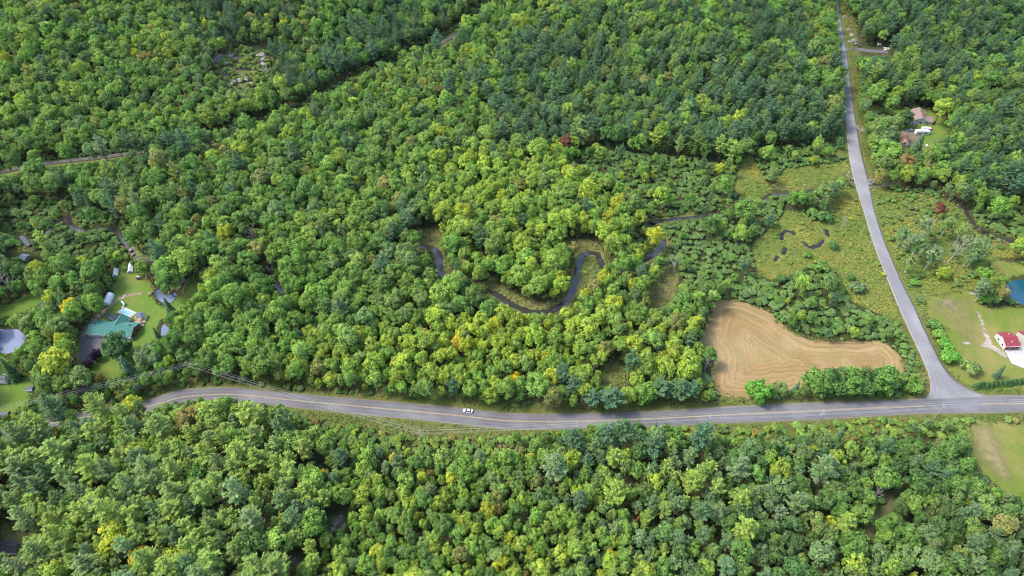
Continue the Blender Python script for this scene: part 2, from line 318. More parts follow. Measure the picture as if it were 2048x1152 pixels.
nx, ny = sh[1], sh[0]
ii = (np.arange(ny-1)[:, None]*nx+np.arange(nx-1)[None, :]).ravel()
Fq = np.stack([ii, ii+1, ii+nx+1, ii+nx], 1)
m, t, b = newmat('ground_cover')
n1 = noise(t, .045, 5); n2 = noise(t, .35, 5, .65); n3 = noise(t, 1.6, 4, .7)
forest = mixc(t, ramp(t, n2, .35, .65), (.05, .065, .022), (.075, .07, .03))
marsh = mixc(t, ramp(t, n1, .42, .58), (.135, .185, .04), (.205, .21, .042))
marsh = mixc(t, ramp(t, n2, .40, .62), marsh, (.10, .145, .032))
marsh = mixc(t, ramp(t, n3, .55, .75), marsh, (.20, .16, .06))
glade = mixc(t, ramp(t, n2, .38, .62), (.12, .165, .04), (.185, .18, .062))
verge = mixc(t, ramp(t, n2, .36, .62), (.085, .135, .028), (.165, .15, .05))
dirt = mixc(t, ramp(t, n2, .4, .6), (.18, .155, .09), (.11, .14, .04))
def am(name, fuzz=.5):
    a = attr(t, name).outputs['Fac']; s = math_(t, 'ADD', a, math_(t, 'MULTIPLY', math_(t, 'SUBTRACT', n2, .5), fuzz))
    return ramp(t, s, .38, .62)
col = mixc(t, am('m_thick'), forest, (.05, .06, .02)); col = mixc(t, am('m_glade'), col, glade)
col = mixc(t, am('m_verge'), col, verge); col = mixc(t, am('m_marsh'), col, marsh); col = mixc(t, am('m_dirt'), col, dirt)
col = mixc(t, ramp(t, attr(t, 'm_bed').outputs['Fac'], .4, .8), col, (.035, .028, .02))
t.links.new(col, b.inputs['Base Color']); b.inputs['Roughness'].default_value = .95; b.inputs['Specular IOR Level'].default_value = .05
bump(t, b, n3, .9, .5)
struct(link('ground', mesh('ground', np.stack([X, Y, Z], 1), Fq, m, True, None, {'m_marsh': mm, 'm_glade': mg, 'm_thick': mth, 'm_dirt': md, 'm_verge': mv, 'm_bed': np.clip(carve/1.2, 0, 1)})))

# ------------------------------------------------------------------ water
def watermat(name, c, gl, rough=.04):
    m, t, b = newmat(name); setc(b.inputs['Base Color'], c); b.inputs['Roughness'].default_value = .15; b.inputs['Specular IOR Level'].default_value = .22
    g = node(t, 'ShaderNodeBsdfGlossy'); g.inputs['Roughness'].default_value = rough; setc(g.inputs['Color'], (.95, .95, 1))
    mx = node(t, 'ShaderNodeMixShader'); mx.inputs[0].default_value = gl
    t.links.new(b.outputs[0], mx.inputs[1]); t.links.new(g.outputs[0], mx.inputs[2]); t.links.new(mx.outputs[0], t.nodes['Material Output'].inputs[0])
    bump(t, b, noise(t, .8, 3), .15, .05)
    return m
M['creek'] = watermat('creek_water', (.030, .027, .026), .03); M['pondw'] = watermat('pond_water', (.062, .082, .14), .07); M['pool_dark'] = watermat('marsh_pool_water', (.022, .017, .02), .0); M['pondt'] = watermat('teal_pond_water', (.008, .05, .075), .04)
def ribbon(name, P, wd, z, mat):
    d = np.gradient(P, axis=0); d /= np.linalg.norm(d, axis=1)[:, None]+1e-9; nrm = np.stack([-d[:, 1], d[:, 0]], 1)
    V = np.concatenate([np.c_[P+nrm*wd, np.full(len(P), z)], np.c_[P-nrm*wd, np.full(len(P), z)]]); n = len(P)
    i = np.arange(n-1)
    return link(name, mesh(name, V, np.stack([i, i+1, n+i+1, n+i], 1), M[mat]))
def sheet(name, P, mat, z=.03, step=5.0, sdattr=False, jag=.0, sm_=True):
    """flat sheet filling the closed outline P (ground metres)"""
    P = spline(P, 2.0, True) if sm_ else np.asarray(P, float)
    if jag: P = P+rng.normal(0, jag, P.shape)
    x0, y0 = P.min(0); x1, y1 = P.max(0)
    ax, ay = np.meshgrid(np.arange(x0+step/2, x1, step), np.arange(y0+step/2, y1, step)); ax = ax.ravel(); ay = ay.ravel()
    k = pip(ax, ay, P) & (dseg(ax, ay, P, True) > step*.4)
    Q = np.c_[ax[k], ay[k]]+rng.normal(0, .05*step, (k.sum(), 2))
    n = len(P); pts = [Vector((float(a), float(b_))) for a, b_ in np.concatenate([P, Q])]
    v, e, f, *_ = mgeo.delaunay_2d_cdt(pts, [(i, (i+1) % n) for i in range(n)], [], 0, 1e-4)
    vv = np.array([[p.x, p.y] for p in v]); f = [q for q in f]
    cen = np.array([vv[list(q)].mean(0) for q in f]); ins = pip(cen[:, 0], cen[:, 1], P)
    f = [tuple(q) for q, s in zip(f, ins) if s]
    va = {'edge': dseg(vv[:, 0], vv[:, 1], P, True)} if sdattr else None
    return link(name, mesh(name, np.c_[vv, np.full(len(vv), z)], f, M[mat] if isinstance(mat, str) else mat, False, None, va))
struct(ribbon('creek', creekg[0], 5.5, -.62, 'creek'))
for c in oxg: struct(ribbon('marsh_pool', np.array(c), 3.0, -.5, 'pool_dark'))
for k, p in pondg.items():
    cpt = p.mean(0); q = cpt+(p-cpt)*1.15
    struct(sheet('pond', q, 'pondt' if k == 'right_pond' else 'pondw', -.55, 8))

# ------------------------------------------------------------------ roads
def asphalt(name, base, track, edge, line=None):
    m, t, b = newmat(name); a = attr(t, 'across').outputs['Fac']; al = attr(t, 'along').outputs['Fac']
    cv = node(t, 'ShaderNodeCombineXYZ'); t.links.new(math_(t, 'MULTIPLY', a, 14), cv.inputs[0]); t.links.new(math_(t, 'MULTIPLY', al, .03), cv.inputs[1])
    st = noise(t, 1.0, 4, .6, 0, cv.outputs[0]); pn = noise(t, .05, 3); fn = noise(t, 2.5, 3)
    lane = math_(t, 'ABSOLUTE', math_(t, 'SINE', math_(t, 'MULTIPLY', a, 4*math.pi)))
    c = mixc(t, ramp(t, math_(t, 'ADD', math_(t, 'MULTIPLY', lane, .35), math_(t, 'MULTIPLY', st, .8)), .35, .85), base, track)
    c = mixc(t, ramp(t, pn, .40, .68), c, tuple(x*1.3 for x in base)); c = mixc(t, math_(t, 'MULTIPLY', ramp(t, fn, .45, .8), .25), c, tuple(x*.7 for x in base))
    ed = math_(t, 'ABSOLUTE', math_(t, 'SUBTRACT', a, .5))
    c = mixc(t, ramp(t, math_(t, 'ADD', ed, math_(t, 'MULTIPLY', math_(t, 'SUBTRACT', st, .5), .06)), .455, .485), c, edge)
    if line:
        c = mixc(t, math_(t, 'MULTIPLY', math_(t, 'LESS_THAN', math_(t, 'ABSOLUTE', math_(t, 'SUBTRACT', a, .5)), .012), .0), c, line)
    t.links.new(c, b.inputs['Base Color']); b.inputs['Roughness'].default_value = .9; b.inputs['Specular IOR Level'].default_value = .15
    return m
def strip(name, L, R, z, mat, nacross=8, thick=.1):
    """road surface between two edge polylines of equal length, with a low crown and a side drop"""
    n = len(L); V = []; ac = []; al = []
    s = np.r_[0, np.cumsum(np.linalg.norm(np.diff((L+R)/2, axis=0), axis=1))]
    for j in range(nacross+3):
        k = min(max(j-1, 0), nacross); f = k/nacross
        P = L*(1-f)+R*f
        zz = z+.05*(1-(2*f-1)**2) if 0 < j < nacross+2 else -.05
        V.append(np.c_[P, np.full(n, zz)]); ac += [f]*n; al += list(s)
    i = np.arange(n-1); Fs = np.concatenate([np.stack([j*n+i, j*n+i+1, (j+1)*n+i+1, (j+1)*n+i], 1) for j in range(nacross+2)])
    return struct(link(name, mesh(name, np.concatenate(V), Fs, mat, False, None, {'across': ac, 'along': al})))
def pair(A, B, step=3):
    n = len(A); W = spline(np.c_[A, B].reshape(n, 4) if False else A, step), spline(B, step)
    k = 300
    def rs(P):
        s = np.r_[0, np.cumsum(np.linalg.norm(np.diff(P, axis=0), axis=1))]; u = np.linspace(0, s[-1], k)
        return np.c_[np.interp(u, s, P[:, 0]), np.interp(u, s, P[:, 1])]
    return rs(W[0]), rs(W[1])
mU, mL = pair(mainU, mainL); sL, sR = pair(sideL, sideR)
M['asphalt_main'] = asphalt('asphalt_main', (.155, .152, .158), (.115, .112, .122), (.20, .185, .16))
M['asphalt_side'] = asphalt('asphalt_side', (.215, .212, .218), (.18, .176, .184), (.26, .23, .19))
M['gravel'] = flat('gravel', (.24, .215, .19), .95, .3, 1.2); M['ballast'] = flat('ballast', (.095, .08, .07), .95, .3, .8)
def widen(A, B, w_):
    d = A-B; d /= np.linalg.norm(d, axis=1)[:, None]; return A+d*w_, B-d*w_
sh_m = strip('road_shoulder', *widen(mU, mL, .7), .02, M['gravel'], 2); sh_s = strip('road_shoulder', *widen(sL, sR, .55), .015, M['gravel'], 2)
road = strip('main_road', mU, mL, .14, M['asphalt_main'], 16); side = strip('side_road', sL, sR, .09, M['asphalt_side'], 12)
mc = (mU*.5+mL*.5); u_c, v_c, _ = proj(mc[:, 0], mc[:, 1], 0)
def mark(sel, off, wd, name):
    P = mc[sel]; d = np.gradient(P, axis=0); d /= np.linalg.norm(d, axis=1)[:, None]; nn = np.stack([-d[:, 1], d[:, 0]], 1)
    n = len(P); A = P+nn*(off+wd/2); B = P+nn*(off-wd/2); i = np.arange(n-1)
    V = np.concatenate([np.c_[A, np.full(n, .20)], np.c_[B, np.full(n, .20)]])
    link(name, mesh(name, V, np.stack([i, n+i, n+i+1, i+1], 1), M['yellow_paint']), road)
for off in (-.17, .17):
    mark(u_c < 1850, off, .12, 'centre_line'); mark(u_c > 1962, off, .12, 'centre_line')
# railway bed
def bed():
    d = np.gradient(railg, axis=0); d /= np.linalg.norm(d, axis=1)[:, None]; nn = np.stack([-d[:, 1], d[:, 0]], 1)
    return railg+nn*2.0, railg-nn*2.0
strip('railway_bed', *bed(), .35, M['ballast'], 4)
d_ = np.gradient(railg, axis=0); d_ /= np.linalg.norm(d_, axis=1)[:, None]; n_ = np.stack([-d_[:, 1], d_[:, 0]], 1)
for s_ in (-.72, .72):
    g = G(); g.tube([(x, y, .5) for x, y in railg+n_*s_], .07, 4)
    tag(g.o('rail', 'steel'), 'thin steel rail on the grey railway bed through the woods', 'rail', 'railway rails')

# ------------------------------------------------------------------ field, lawns, drives
m, t, b = newmat('mown_hay'); e = attr(t, 'edge').outputs['Fac']
ew = math_(t, 'ADD', e, math_(t, 'MULTIPLY', noise(t, .10, 5, .65), 6.5)); cv = node(t, 'ShaderNodeCombineXYZ'); t.links.new(ew, cv.inputs[0])
pos = node(t, 'ShaderNodeNewGeometry').outputs['Position']; vs = node(t, 'ShaderNodeVectorMath', operation='SCALE'); t.links.new(pos, vs.inputs[0]); vs.inputs[3].default_value = .02
va_ = node(t, 'ShaderNodeVectorMath', operation='ADD'); t.links.new(cv.outputs[0], va_.inputs[0]); t.links.new(vs.outputs[0], va_.inputs[1])
s1 = noise(t, .55, 5, .8, 0, va_.outputs[0]); s2 = noise(t, 1.3, 3, .6, 0, va_.outputs[0]); sp = noise(t, 1.1, 5, .7); bg = noise(t, .035, 3)
c = mixc(t, ramp(t, s1, .36, .64), (.265, .16, .068), (.42, .295, .145)); c = mixc(t, ramp(t, s2, .50, .62), c, (.20, .175, .07))
c = mixc(t, math_(t, 'MULTIPLY', ramp(t, bg, .48, .62), .55), c, (.40, .30, .155)); c = mixc(t, math_(t, 'MULTIPLY', ramp(t, sp, .5, .72), .75), c, (.19, .105, .05))
fz = noise(t, 2.2, 4, .75); c = mixc(t, math_(t, 'MULTIPLY', ramp(t, fz, .42, .68), .45), c, (.17, .12, .06)); c = mixc(t, math_(t, 'MULTIPLY', ramp(t, noise(t, .09, 4, .6), .5, .66), .35), c, (.20, .19, .07))
t.links.new(c, b.inputs['Base Color']); b.inputs['Roughness'].default_value = .95; b.inputs['Specular IOR Level'].default_value = .05; bump(t, b, s2, 1., .5)
M['hay'] = m
struct(sheet('hay_field', gpoly(FIELD), 'hay', .05, 1.6, True, .25))
def lawnmat(name, a, b2, dry, amt):
    m, t, b = newmat(name); p1 = noise(t, .06, 4, .6, .4); p2 = noise(t, .5, 5, .7); p3 = noise(t, .022, 3)
    wv = node(t, 'ShaderNodeTexWave'); wv.inputs['Scale'].default_value = .16; wv.inputs['Distortion'].default_value = 3.5; wv.inputs['Detail'].default_value = 2; wv.inputs['Detail Scale'].default_value = .4
    t.links.new(node(t, 'ShaderNodeNewGeometry').outputs['Position'], wv.inputs['Vector'])
    c = mixc(t, ramp(t, p2, .3, .7), a, b2); c = mixc(t, math_(t, 'MULTIPLY', wv.outputs['Fac'], .10), c, tuple(x*.72 for x in a))
    c = mixc(t, math_(t, 'MULTIPLY', ramp(t, p1, .5-amt*.12, .72-amt*.12), amt), c, dry)
    t.links.new(c, b.inputs['Base Color']); b.inputs['Roughness'].default_value = .95; b.inputs['Specular IOR Level'].default_value = .05; bump(t, b, p2, .4, .2)
    return m
M['lawn'] = lawnmat('lawn_grass', (.095, .175, .026), (.13, .205, .038), (.22, .20, .065), .45); M['lawn_dry'] = lawnmat('dry_lawn_grass', (.115, .165, .028), (.15, .185, .036), (.25, .205, .08), .7)
for k, p in LAWNS.items(): struct(sheet('lawn', gpoly(p), 'lawn_dry' if k in ('garage', 'corner') else 'lawn', .04, 7, False, .5))
def softmat(name, c, amt=.85, d1=3.):
    m = flat(name, c, .95, .28, .4); t = m.node_tree; b = t.nodes['Principled BSDF']
    e = attr(t, 'edge').outputs['Fac']; f = math_(t, 'ADD', e, math_(t, 'MULTIPLY', math_(t, 'SUBTRACT', noise(t, .45, 5, .7), .5), 3.6))
    tr = node(t, 'ShaderNodeBsdfTransparent'); mx = node(t, 'ShaderNodeMixShader'); t.links.new(math_(t, 'MULTIPLY', ramp(t, f, .2, d1), amt), mx.inputs[0])
    t.links.new(tr.outputs[0], mx.inputs[1]); t.links.new(b.outputs[0], mx.inputs[2]); t.links.new(mx.outputs[0], t.nodes['Material Output'].inputs[0])
    return m
M['soft_pale'] = softmat('worn_gravel', (.36, .31, .24), .9, 1.1); M['soft_dry'] = softmat('worn_grass', (.27, .215, .125), .75, 4.); M['soft_straw'] = softmat('straw_grass', (.27, .225, .105), .75, 5.)
M['drive'] = flat('driveway_asphalt', (.115, .11, .12), .9, .2, .7); M['track'] = flat('dirt_track', (.24, .19, .12), .95, .25, .6)
M['track_pale'] = flat('pale_gravel_track', (.27, .23, .165), .95, .3, .35); M['yard_dirt'] = flat('yard_dirt', (.17, .13, .09), .95, .3, .5)
struct(sheet('driveway', gpoly([(169, 671), (209, 674), (200, 712), (182, 728), (156, 722), (157, 706), (162, 688)]), 'drive', .07, 6))
def trackpx(name, P, wd, mat, z=.06):
    g = spline(gpoly(P), 2); return struct(ribbon(name, g, wd, z, mat))
trackpx('dirt_track', [(166, 676), (176, 656), (188, 640), (204, 628), (220, 612), (236, 598), (246, 594), (262, 590), (285, 586)], 1.1, 'track')
trackpx('gravel_path', [(164, 680), (172, 660), (186, 643), (205, 629), (214, 621)], 2.0, 'drive', .055)
struct(sheet('dirt_patch', gpoly([(238, 600), (242, 590), (252, 584), (257, 588), (254, 594), (246, 600)]), 'soft_pale', .065, 1.2, True))
struct(sheet('concrete_pad', gpoly([(2006, 695), (2040, 690), (2090, 672), (2150, 690), (2150, 760), (2048, 737), (2023, 727)]), 'concrete', .10, 6, sm_=False))
struct(sheet('gravel_track', gpoly([(1945, 606), (1957, 616), (1968, 640), (1977, 668), (1990, 690), (2008, 702), (2018, 718), (2005, 716), (1985, 702), (1968, 697), (1955, 690), (1966, 684), (1963, 660), (1955, 636)]), 'soft_pale', .07, 1.5, True, .3))
M['soft_tan'] = softmat('tan_grass', (.25, .215, .085), .5, 7.)
struct(sheet('dry_patch', gpoly([(1852, 604), (1900, 592), (1938, 588), (1950, 605), (1960, 640), (1966, 680), (1950, 700), (1930, 705), (1912, 675), (1888, 645), (1860, 630)]), 'soft_tan', .052, 2.5, True, .3))
struct(sheet('gravel_patch', gpoly([(1921, 682), (1930, 680), (1946, 686), (1938, 691), (1926, 688)]), 'soft_pale', .07, 1.2, True, .2))
struct(sheet('dry_patch', gpoly([(1876, 600), (1895, 592), (1912, 596), (1915, 612), (1908, 630), (1895, 618), (1880, 612)]), 'soft_dry', .06, 1.5, True, .3))
trackpx('driveway', [(1690, 98), (1720, 99), (1745, 102), (1775, 103)], 2.8, 'drive', .05)
trackpx('driveway', [(1711, 252), (1722, 257), (1740, 262), (1775, 264), (1810, 266)], 2.4, 'gravel', .06)
struct(sheet('yard_dirt', gpoly([(1806, 262), (1828, 264), (1842, 274), (1836, 286), (1818, 292), (1812, 276)]), 'yard_dirt', .065, 5, False, .3))
trackpx('driveway', [(60, 862), (90, 848), (118, 832)], 2.8, 'drive', .05)
struct(sheet('dry_grass_strip', gpoly([(1940, 852), (1968, 842), (1990, 855), (2012, 900), (2026, 935), (2030, 975), (2000, 965), (1972, 935), (1946, 905)]), 'soft_straw', .06, 1.6, True, .3))
struct(sheet('yard_dirt', gpoly([(-20, 1035), (36, 1040), (55, 1075), (40, 1125), (-20, 1125)]), 'yard_dirt', .5, 5) if False else sheet('yard_dirt', gpoly([(62, 846), (70, 838), (84, 842), (76, 858)]), 'yard_dirt', .06, 5))

# ------------------------------------------------------------------ plant shapes (shared meshes)
def unit(a): return a/(np.linalg.norm(a, axis=-1, keepdims=True)+1e-9)
def cloud(P, N, size, aspect=1.0, along=None, lv=None, fold=.25):
    n = len(P); r = rng
    a = unit(np.cross(N, r.normal(size=(n, 3)))) if along is None else unit(along-N*(along*N).sum(1)[:, None])
    b_ = np.cross(N, a); s = np.asarray(size)[:, None]*np.ones((n, 1))
    j = lambda: 1+r.normal(0, .22, (n, 1))
    V = np.stack([P-a*s*aspect*j()-b_*s*.35*j(), P-a*s*aspect*.1+b_*-s*j()-N*s*fold, P+a*s*aspect*j()+b_*s*.2*j(), P+b_*s*j()-N*s*fold*r.random((n, 1))], 1).reshape(-1, 3)
    Fq_ = np.arange(4*n).reshape(n, 4)
    return V, Fq_, (r.random(n) if lv is None else lv)
def rdir(n, zmin=-1):
    z = rng.uniform(zmin, 1, n); a = rng.uniform(0, 2*math.pi, n); q = np.sqrt(1-z*z)
    return np.stack([q*np.cos(a), q*np.sin(a), z], 1)
def merge(parts):
    V, Fs, L, B, o_ = [], [], [], [], 0
    for q in parts:
        v, f, l = q[:3]; V.append(v); Fs.append(f+o_); L.append(l); B.append(q[3] if len(q) > 3 else np.full(len(l), rng.random())); o_ += len(v)
    return np.concatenate(V), np.concatenate(Fs), np.concatenate(L), np.concatenate(B)
def broadleaf(R=5., h=16., nl=44, per=46, leaf=.34, zc=.64, rzf=1.12, lob=(.15, .29), zmin=-.55):
    c = np.array([0, 0, h*zc]); rz = min(R*rzf, h*(1-zc)*1.02); parts = []
    D = rdir(nl, zmin); D[:3, 2] = np.abs(D[:3, 2])+.6; D = unit(D)
    asy = 1+.18*np.sin(np.arctan2(D[:, 1], D[:, 0])*rng.integers(1, 4)+rng.random()*6)
    for k in range(nl):
        lr = R*rng.uniform(*lob); dist = (1-lr/R*.75)*rng.uniform(.74, 1.08)*asy[k]
        lc = c+D[k]*np.array([R, R, rz])*dist
        n = max(14, int(per*(lr/R/.22)**2)); d = rdir(n); keep = (d@unit(D[k]+np.array([0, 0, .8]))) > -.35; d = d[keep]; n = len(d)
        rad = lr*(1+rng.normal(0, .13, (n, 1)))
        P = lc+d*rad*np.array([1, 1, .78]); N = unit(d*.8+D[k]*.25+np.array([0, 0, .45])+rng.normal(0, .42, (n, 3)))
        L = np.clip(.55*rng.random()+.45*rng.random(n), 0, 1)
        parts.append(cloud(P, N, leaf*rng.uniform(.6, 1.25, n), 1.15, None, L)+(np.full(n, rng.random()),))
    n = nl*5; d = rdir(n, -.6); P = c+d*np.array([R, R, rz])*rng.uniform(.25, .6, (n, 1))
    parts.append(cloud(P, unit(d+rng.normal(0, .5, (n, 3))), leaf*1.8*np.ones(n), 1.0))
    return merge(parts)
def pine(R=4.6, h=22., z0=.30, wh=15, per=30):
    parts = []; a0 = rng.random()*6
    for k in range(wh):
        f = k/(wh-1); z = h*(z0+(.97-z0)*f); rr = R*(min(1., .55+1.2*f) if f < .35 else (1-((f-.35)/.65)**1.5)*.97+.05)*rng.uniform(.8, 1.12)
        nb = 6 if f < .7 else 5; a0 += 2.4
        for j in range(nb):
            if rng.random() < .1: continue
            a = a0+2*math.pi*j/nb+rng.normal(0, .22); L = rr*rng.uniform(.7, 1.15); el = .10+.55*f+rng.normal(0, .08)
            bd = np.array([math.cos(a)*math.cos(el), math.sin(a)*math.cos(el), math.sin(el)]); sd2 = np.array([-math.sin(a), math.cos(a), 0]); up = np.cross(bd, sd2)
            n = max(8, int(1.15*per*L/R)); tt = rng.uniform(.22, 1.0, n)
            wdt = (.05+.15*np.sin(np.clip(tt, 0, 1)*2.6))*L
            q = rng.uniform(-1, 1, n)
            P = np.array([0, 0, z])+bd*(tt*L)[:, None]+sd2*(q*wdt)[:, None]+np.array([0, 0, 1.])*((tt**2)*L*.12+rng.normal(.05, .13, n)-abs(q)*.12*L*.3)[:, None]
            al = unit(bd+sd2*(q*.9)[:, None]+np.array([0, 0, .25])+rng.normal(0, .15, (n, 3)))
            N = unit(np.array([0, 0, 1.])-bd*.15+rng.normal(0, .33, (n, 3)))
            parts.append(cloud(P, N, .22*rng.uniform(.7, 1.35, n), 2.3, al, np.clip(.25+.6*tt*rng.random(n)+.2*rng.random(), 0, 1)))
    return merge(parts)
def spruce(R=2.3, h=13., per=26):
    parts = []
    for k in range(20):
        f = k/19; z = h*(.06+.92*f); rr = R*(1-f)**.85+.12; n = int(per*(rr/R)*2.1)+6
        a = rng.uniform(0, 2*math.pi, n); q = rr*np.sqrt(rng.uniform(.12, 1, n)); lay = .18*np.sin(a*5+k*2)
        o_ = np.stack([np.cos(a), np.sin(a), 0*a], 1)
        P = o_*(q*(1+lay))[:, None]+np.array([0, 0, z])+np.array([0, 0, 1.])*(-.35*q+rng.normal(0, .12, n))[:, None]
        N = unit(np.array([0, 0, .9])+o_*.55+rng.normal(0, .25, (n, 3)))
        parts.append(cloud(P, N, .26*rng.uniform(.7, 1.3, n), 1.8, o_+np.array([0, 0, -.35]), rng.random(n)))
    return merge(parts)
def shrub(R=2., h=2.7, nl=9, per=40, leaf=.25):
    parts = []
    for k in range(nl):
        a = rng.random()*6.3; q = R*.72*math.sqrt(rng.random()); lr = R*rng.uniform(.22, .40)
        lc = np.array([q*math.cos(a), q*math.sin(a), h*(.72-.35*(q/R)**2)-lr*.4])
        d = rdir(per, -.55); rad = lr*(1+rng.normal(0, .15, (per, 1))); P = lc+d*rad*np.array([1, 1, .85]); P[:, 2] = np.maximum(P[:, 2], .05)
        N = unit(d*.8+np.array([0, 0, .6])+rng.normal(0, .4, (per, 3)))
        parts.append(cloud(P, N, leaf*rng.uniform(.6, 1.3, per), 1.15, None, np.clip(.45*rng.random()+.55*rng.random(per), 0, 1)))
    return merge(parts)
def trunkmesh(name, h, r0, mat, limbs=4, lean=0., z_limb=(.4, .75), R=3.):
    g = G(); n = 6; top = h
    P = [(lean*h*(i/n)**1.3*.5, .06*math.sin(i*1.7)*h*.06, top*i/n) for i in range(n+1)]
    g.tube([(P[0][0], P[0][1], -.6)]+P[1:], [r0*(1-.85*i/n) for i in range(n+1)], 6)
    for k in range(limbs):
        f = random.uniform(*z_limb); b0 = Vector((lean*h*f**1.3*.5, 0, top*f)); a = k*2.4+random.random(); L = R*random.uniform(.5, .95)
        e_ = b0+Vector((math.cos(a)*L, math.sin(a)*L, L*random.uniform(.5, 1.0)))
        g.tube([b0, (b0+e_)/2+Vector((0, 0, .15*L)), e_], [r0*.42, r0*.28, r0*.08], 4)
    return mesh(name, g.v, g.f, M[mat])
def deadmesh(h=11, r0=.22, R=3.2, lean=.15, mat='dead', nb=14):
    g = G()
    def grow(p, d, L, r, lev):
        q = p+d*L; mid = (p+q)/2+Vector((random.gauss(0, .05), random.gauss(0, .05), 0))*L
        g.tube([p, mid, q], [r, r*.8, r*.45], 4)
        if lev == 0: return
        for _ in range(3 if lev > 1 else 2):
            f = random.uniform(.35, 1); nd = (d+Vector((random.gauss(0, .55), random.gauss(0, .55), random.uniform(0, .3)))).normalized()
            grow(p+d*L*f, nd, L*random.uniform(.45, .65), r*.5, lev-1)
    d0 = Vector((lean, lean*.3, 1)).normalized(); g.tube([(0, 0, -.4), d0*h*.5], [r0, r0*.7], 5)
    for k in range(nb):
        f = .3+.6*k/nb; a = k*2.4
        grow(d0*h*f*.95, Vector((math.cos(a)*.8, math.sin(a)*.8, .8)).normalized(), R*(1.1-.6*f), r0*.4, 2)
    g.tube([d0*h*.5, d0*h], [r0*.7, r0*.1], 4)
    return mesh('bare_tree', g.v, g.f, M[mat])
def crown(name, data, mat): V, Fq_, L, B = data; return mesh(name, V, Fq_, M[mat], False, {'lv': L, 'lb': B})
KIND = {}   # name -> dict(base R, h, crown centre fraction, variants [(crown mesh, trunk mesh)])
KIND['broadleaf_tree'] = dict(R=5., h=16., zc=.64, cat='tree', var=[(crown('crown', broadleaf(nl=int(n), zc=z, rzf=q, per=pp), 'leaf'), trunkmesh('trunk', 12.5, .3, 'bark', 5)) for n, z, q, pp in [(44, .64, 1.1, 46), (52, .62, 1.2, 44), (60, .66, 1.0, 40), (38, .63, 1.15, 52), (56, .60, 1.3, 42), (48, .67, .95, 46), (66, .63, 1.15, 38)]])
KIND['round_tree'] = dict(R=5., h=10.5, zc=.52, cat='tree', var=[(crown('crown', broadleaf(5., 10.5, n, 50, .34, .52, 1.0, (.15, .28), -.85), 'leaf'), trunkmesh('trunk', 8, .3, 'bark', 5)) for n in (62, 74)])
KIND['pine_tree'] = dict(R=4.6, h=22., zc=.66, cat='pine', var=[(crown('crown', pine(z0=z, wh=n, per=p), 'needle'), trunkmesh('trunk', 21, .32, 'bark', 0)) for z, n, p in [(.30, 13, 34), (.38, 11, 38), (.25, 15, 30), (.42, 10, 40), (.33, 12, 36)]])
KIND['spruce_tree'] = dict(R=2.3, h=13., zc=.45, cat='spruce', var=[(crown('crown', spruce(), 'needle'), trunkmesh('trunk', 12.5, .18, 'bark', 0)) for _ in range(3)])
KIND['birch_tree'] = dict(R=3.6, h=13., zc=.66, cat='birch', var=[(crown('crown', broadleaf(3.6, 13., n, 26, .27, .66, 1.25, (.16, .3), -.7), 'leaf'), trunkmesh('trunk', 12.4, .17, 'pale_bark', 7, l, (.3, .8), 3)) for n, l in [(30, .0), (36, .05), (27, -.04)]])
KIND['shrub'] = dict(R=2., h=2.7, zc=.5, cat='shrub', var=[(crown('crown', shrub(nl=n), 'leaf'), trunkmesh('stem', 1.6, .07, 'bark', 5, 0, (.1, .5), 1.4)) for n in (14, 17, 20, 15, 18)])
KIND['dead_tree'] = dict(R=3.2, h=11., zc=.6, cat='dead tree', var=[(deadmesh(), None), (deadmesh(12, .2, 2.8, -.1), None), (deadmesh(10, .18, 3.6, .25), None)])

# ------------------------------------------------------------------ colours of foliage
PAL = {k: (c_[0]*1.64, c_[1]*1.70, c_[2]*(1.5 if k == 'palepine' else 1.4 if k in ('tan', 'rust', 'orange', 'red', 'wine', 'brownred', 'yellow', 'gold') else 1.75 if 'pine' in k else 2.15)) for k, c_ in dict(deep=(.030, .066, .018), dark=(.042, .085, .020), mid=(.062, .118, .022), fresh=(.085, .155, .024), light=(.115, .175, .028), lime=(.145, .205, .026), gold=(.215, .215, .022),
           yellow=(.36, .27, .018), olive=(.092, .120, .034), sage=(.090, .125, .050), tan=(.145, .13, .050), rust=(.145, .092, .04), orange=(.33, .13, .04), red=(.36, .07, .04), wine=(.085, .034, .03),
           pine=(.047, .086, .036), bluepine=(.043, .085, .045), palepine=(.125, .168, .036), purple=(.022, .010, .018), brownred=(.19, .065, .04), brightgreen=(.065, .165, .02)).items()}
TURN = dict(deep='dark', dark='mid', mid='fresh', fresh='light', light='lime', lime='gold', gold='lime', yellow='gold', olive='fresh', sage='mid', tan='olive', rust='tan', orange='rust', red='orange', wine='brownred', pine='bluepine', bluepine='pine', palepine='light', purple='purple', brownred='rust', brightgreen='fresh')
NAMES = dict(deep='dark green', dark='dark green', mid='mid green', fresh='fresh green', light='light green', lime='lime green', gold='golden green', yellow='bright yellow', olive='olive green', sage='grey green', tan='tan', rust='rusty', orange='orange', red='red', wine='dark red', pine='dark green', bluepine='blue green', palepine='pale green', purple='dark purple', brownred='reddish brown', brightgreen='bright green')
def mixw(**k): ks = list(k); w_ = np.array([k[q] for q in ks], float); return ks, w_/w_.sum()
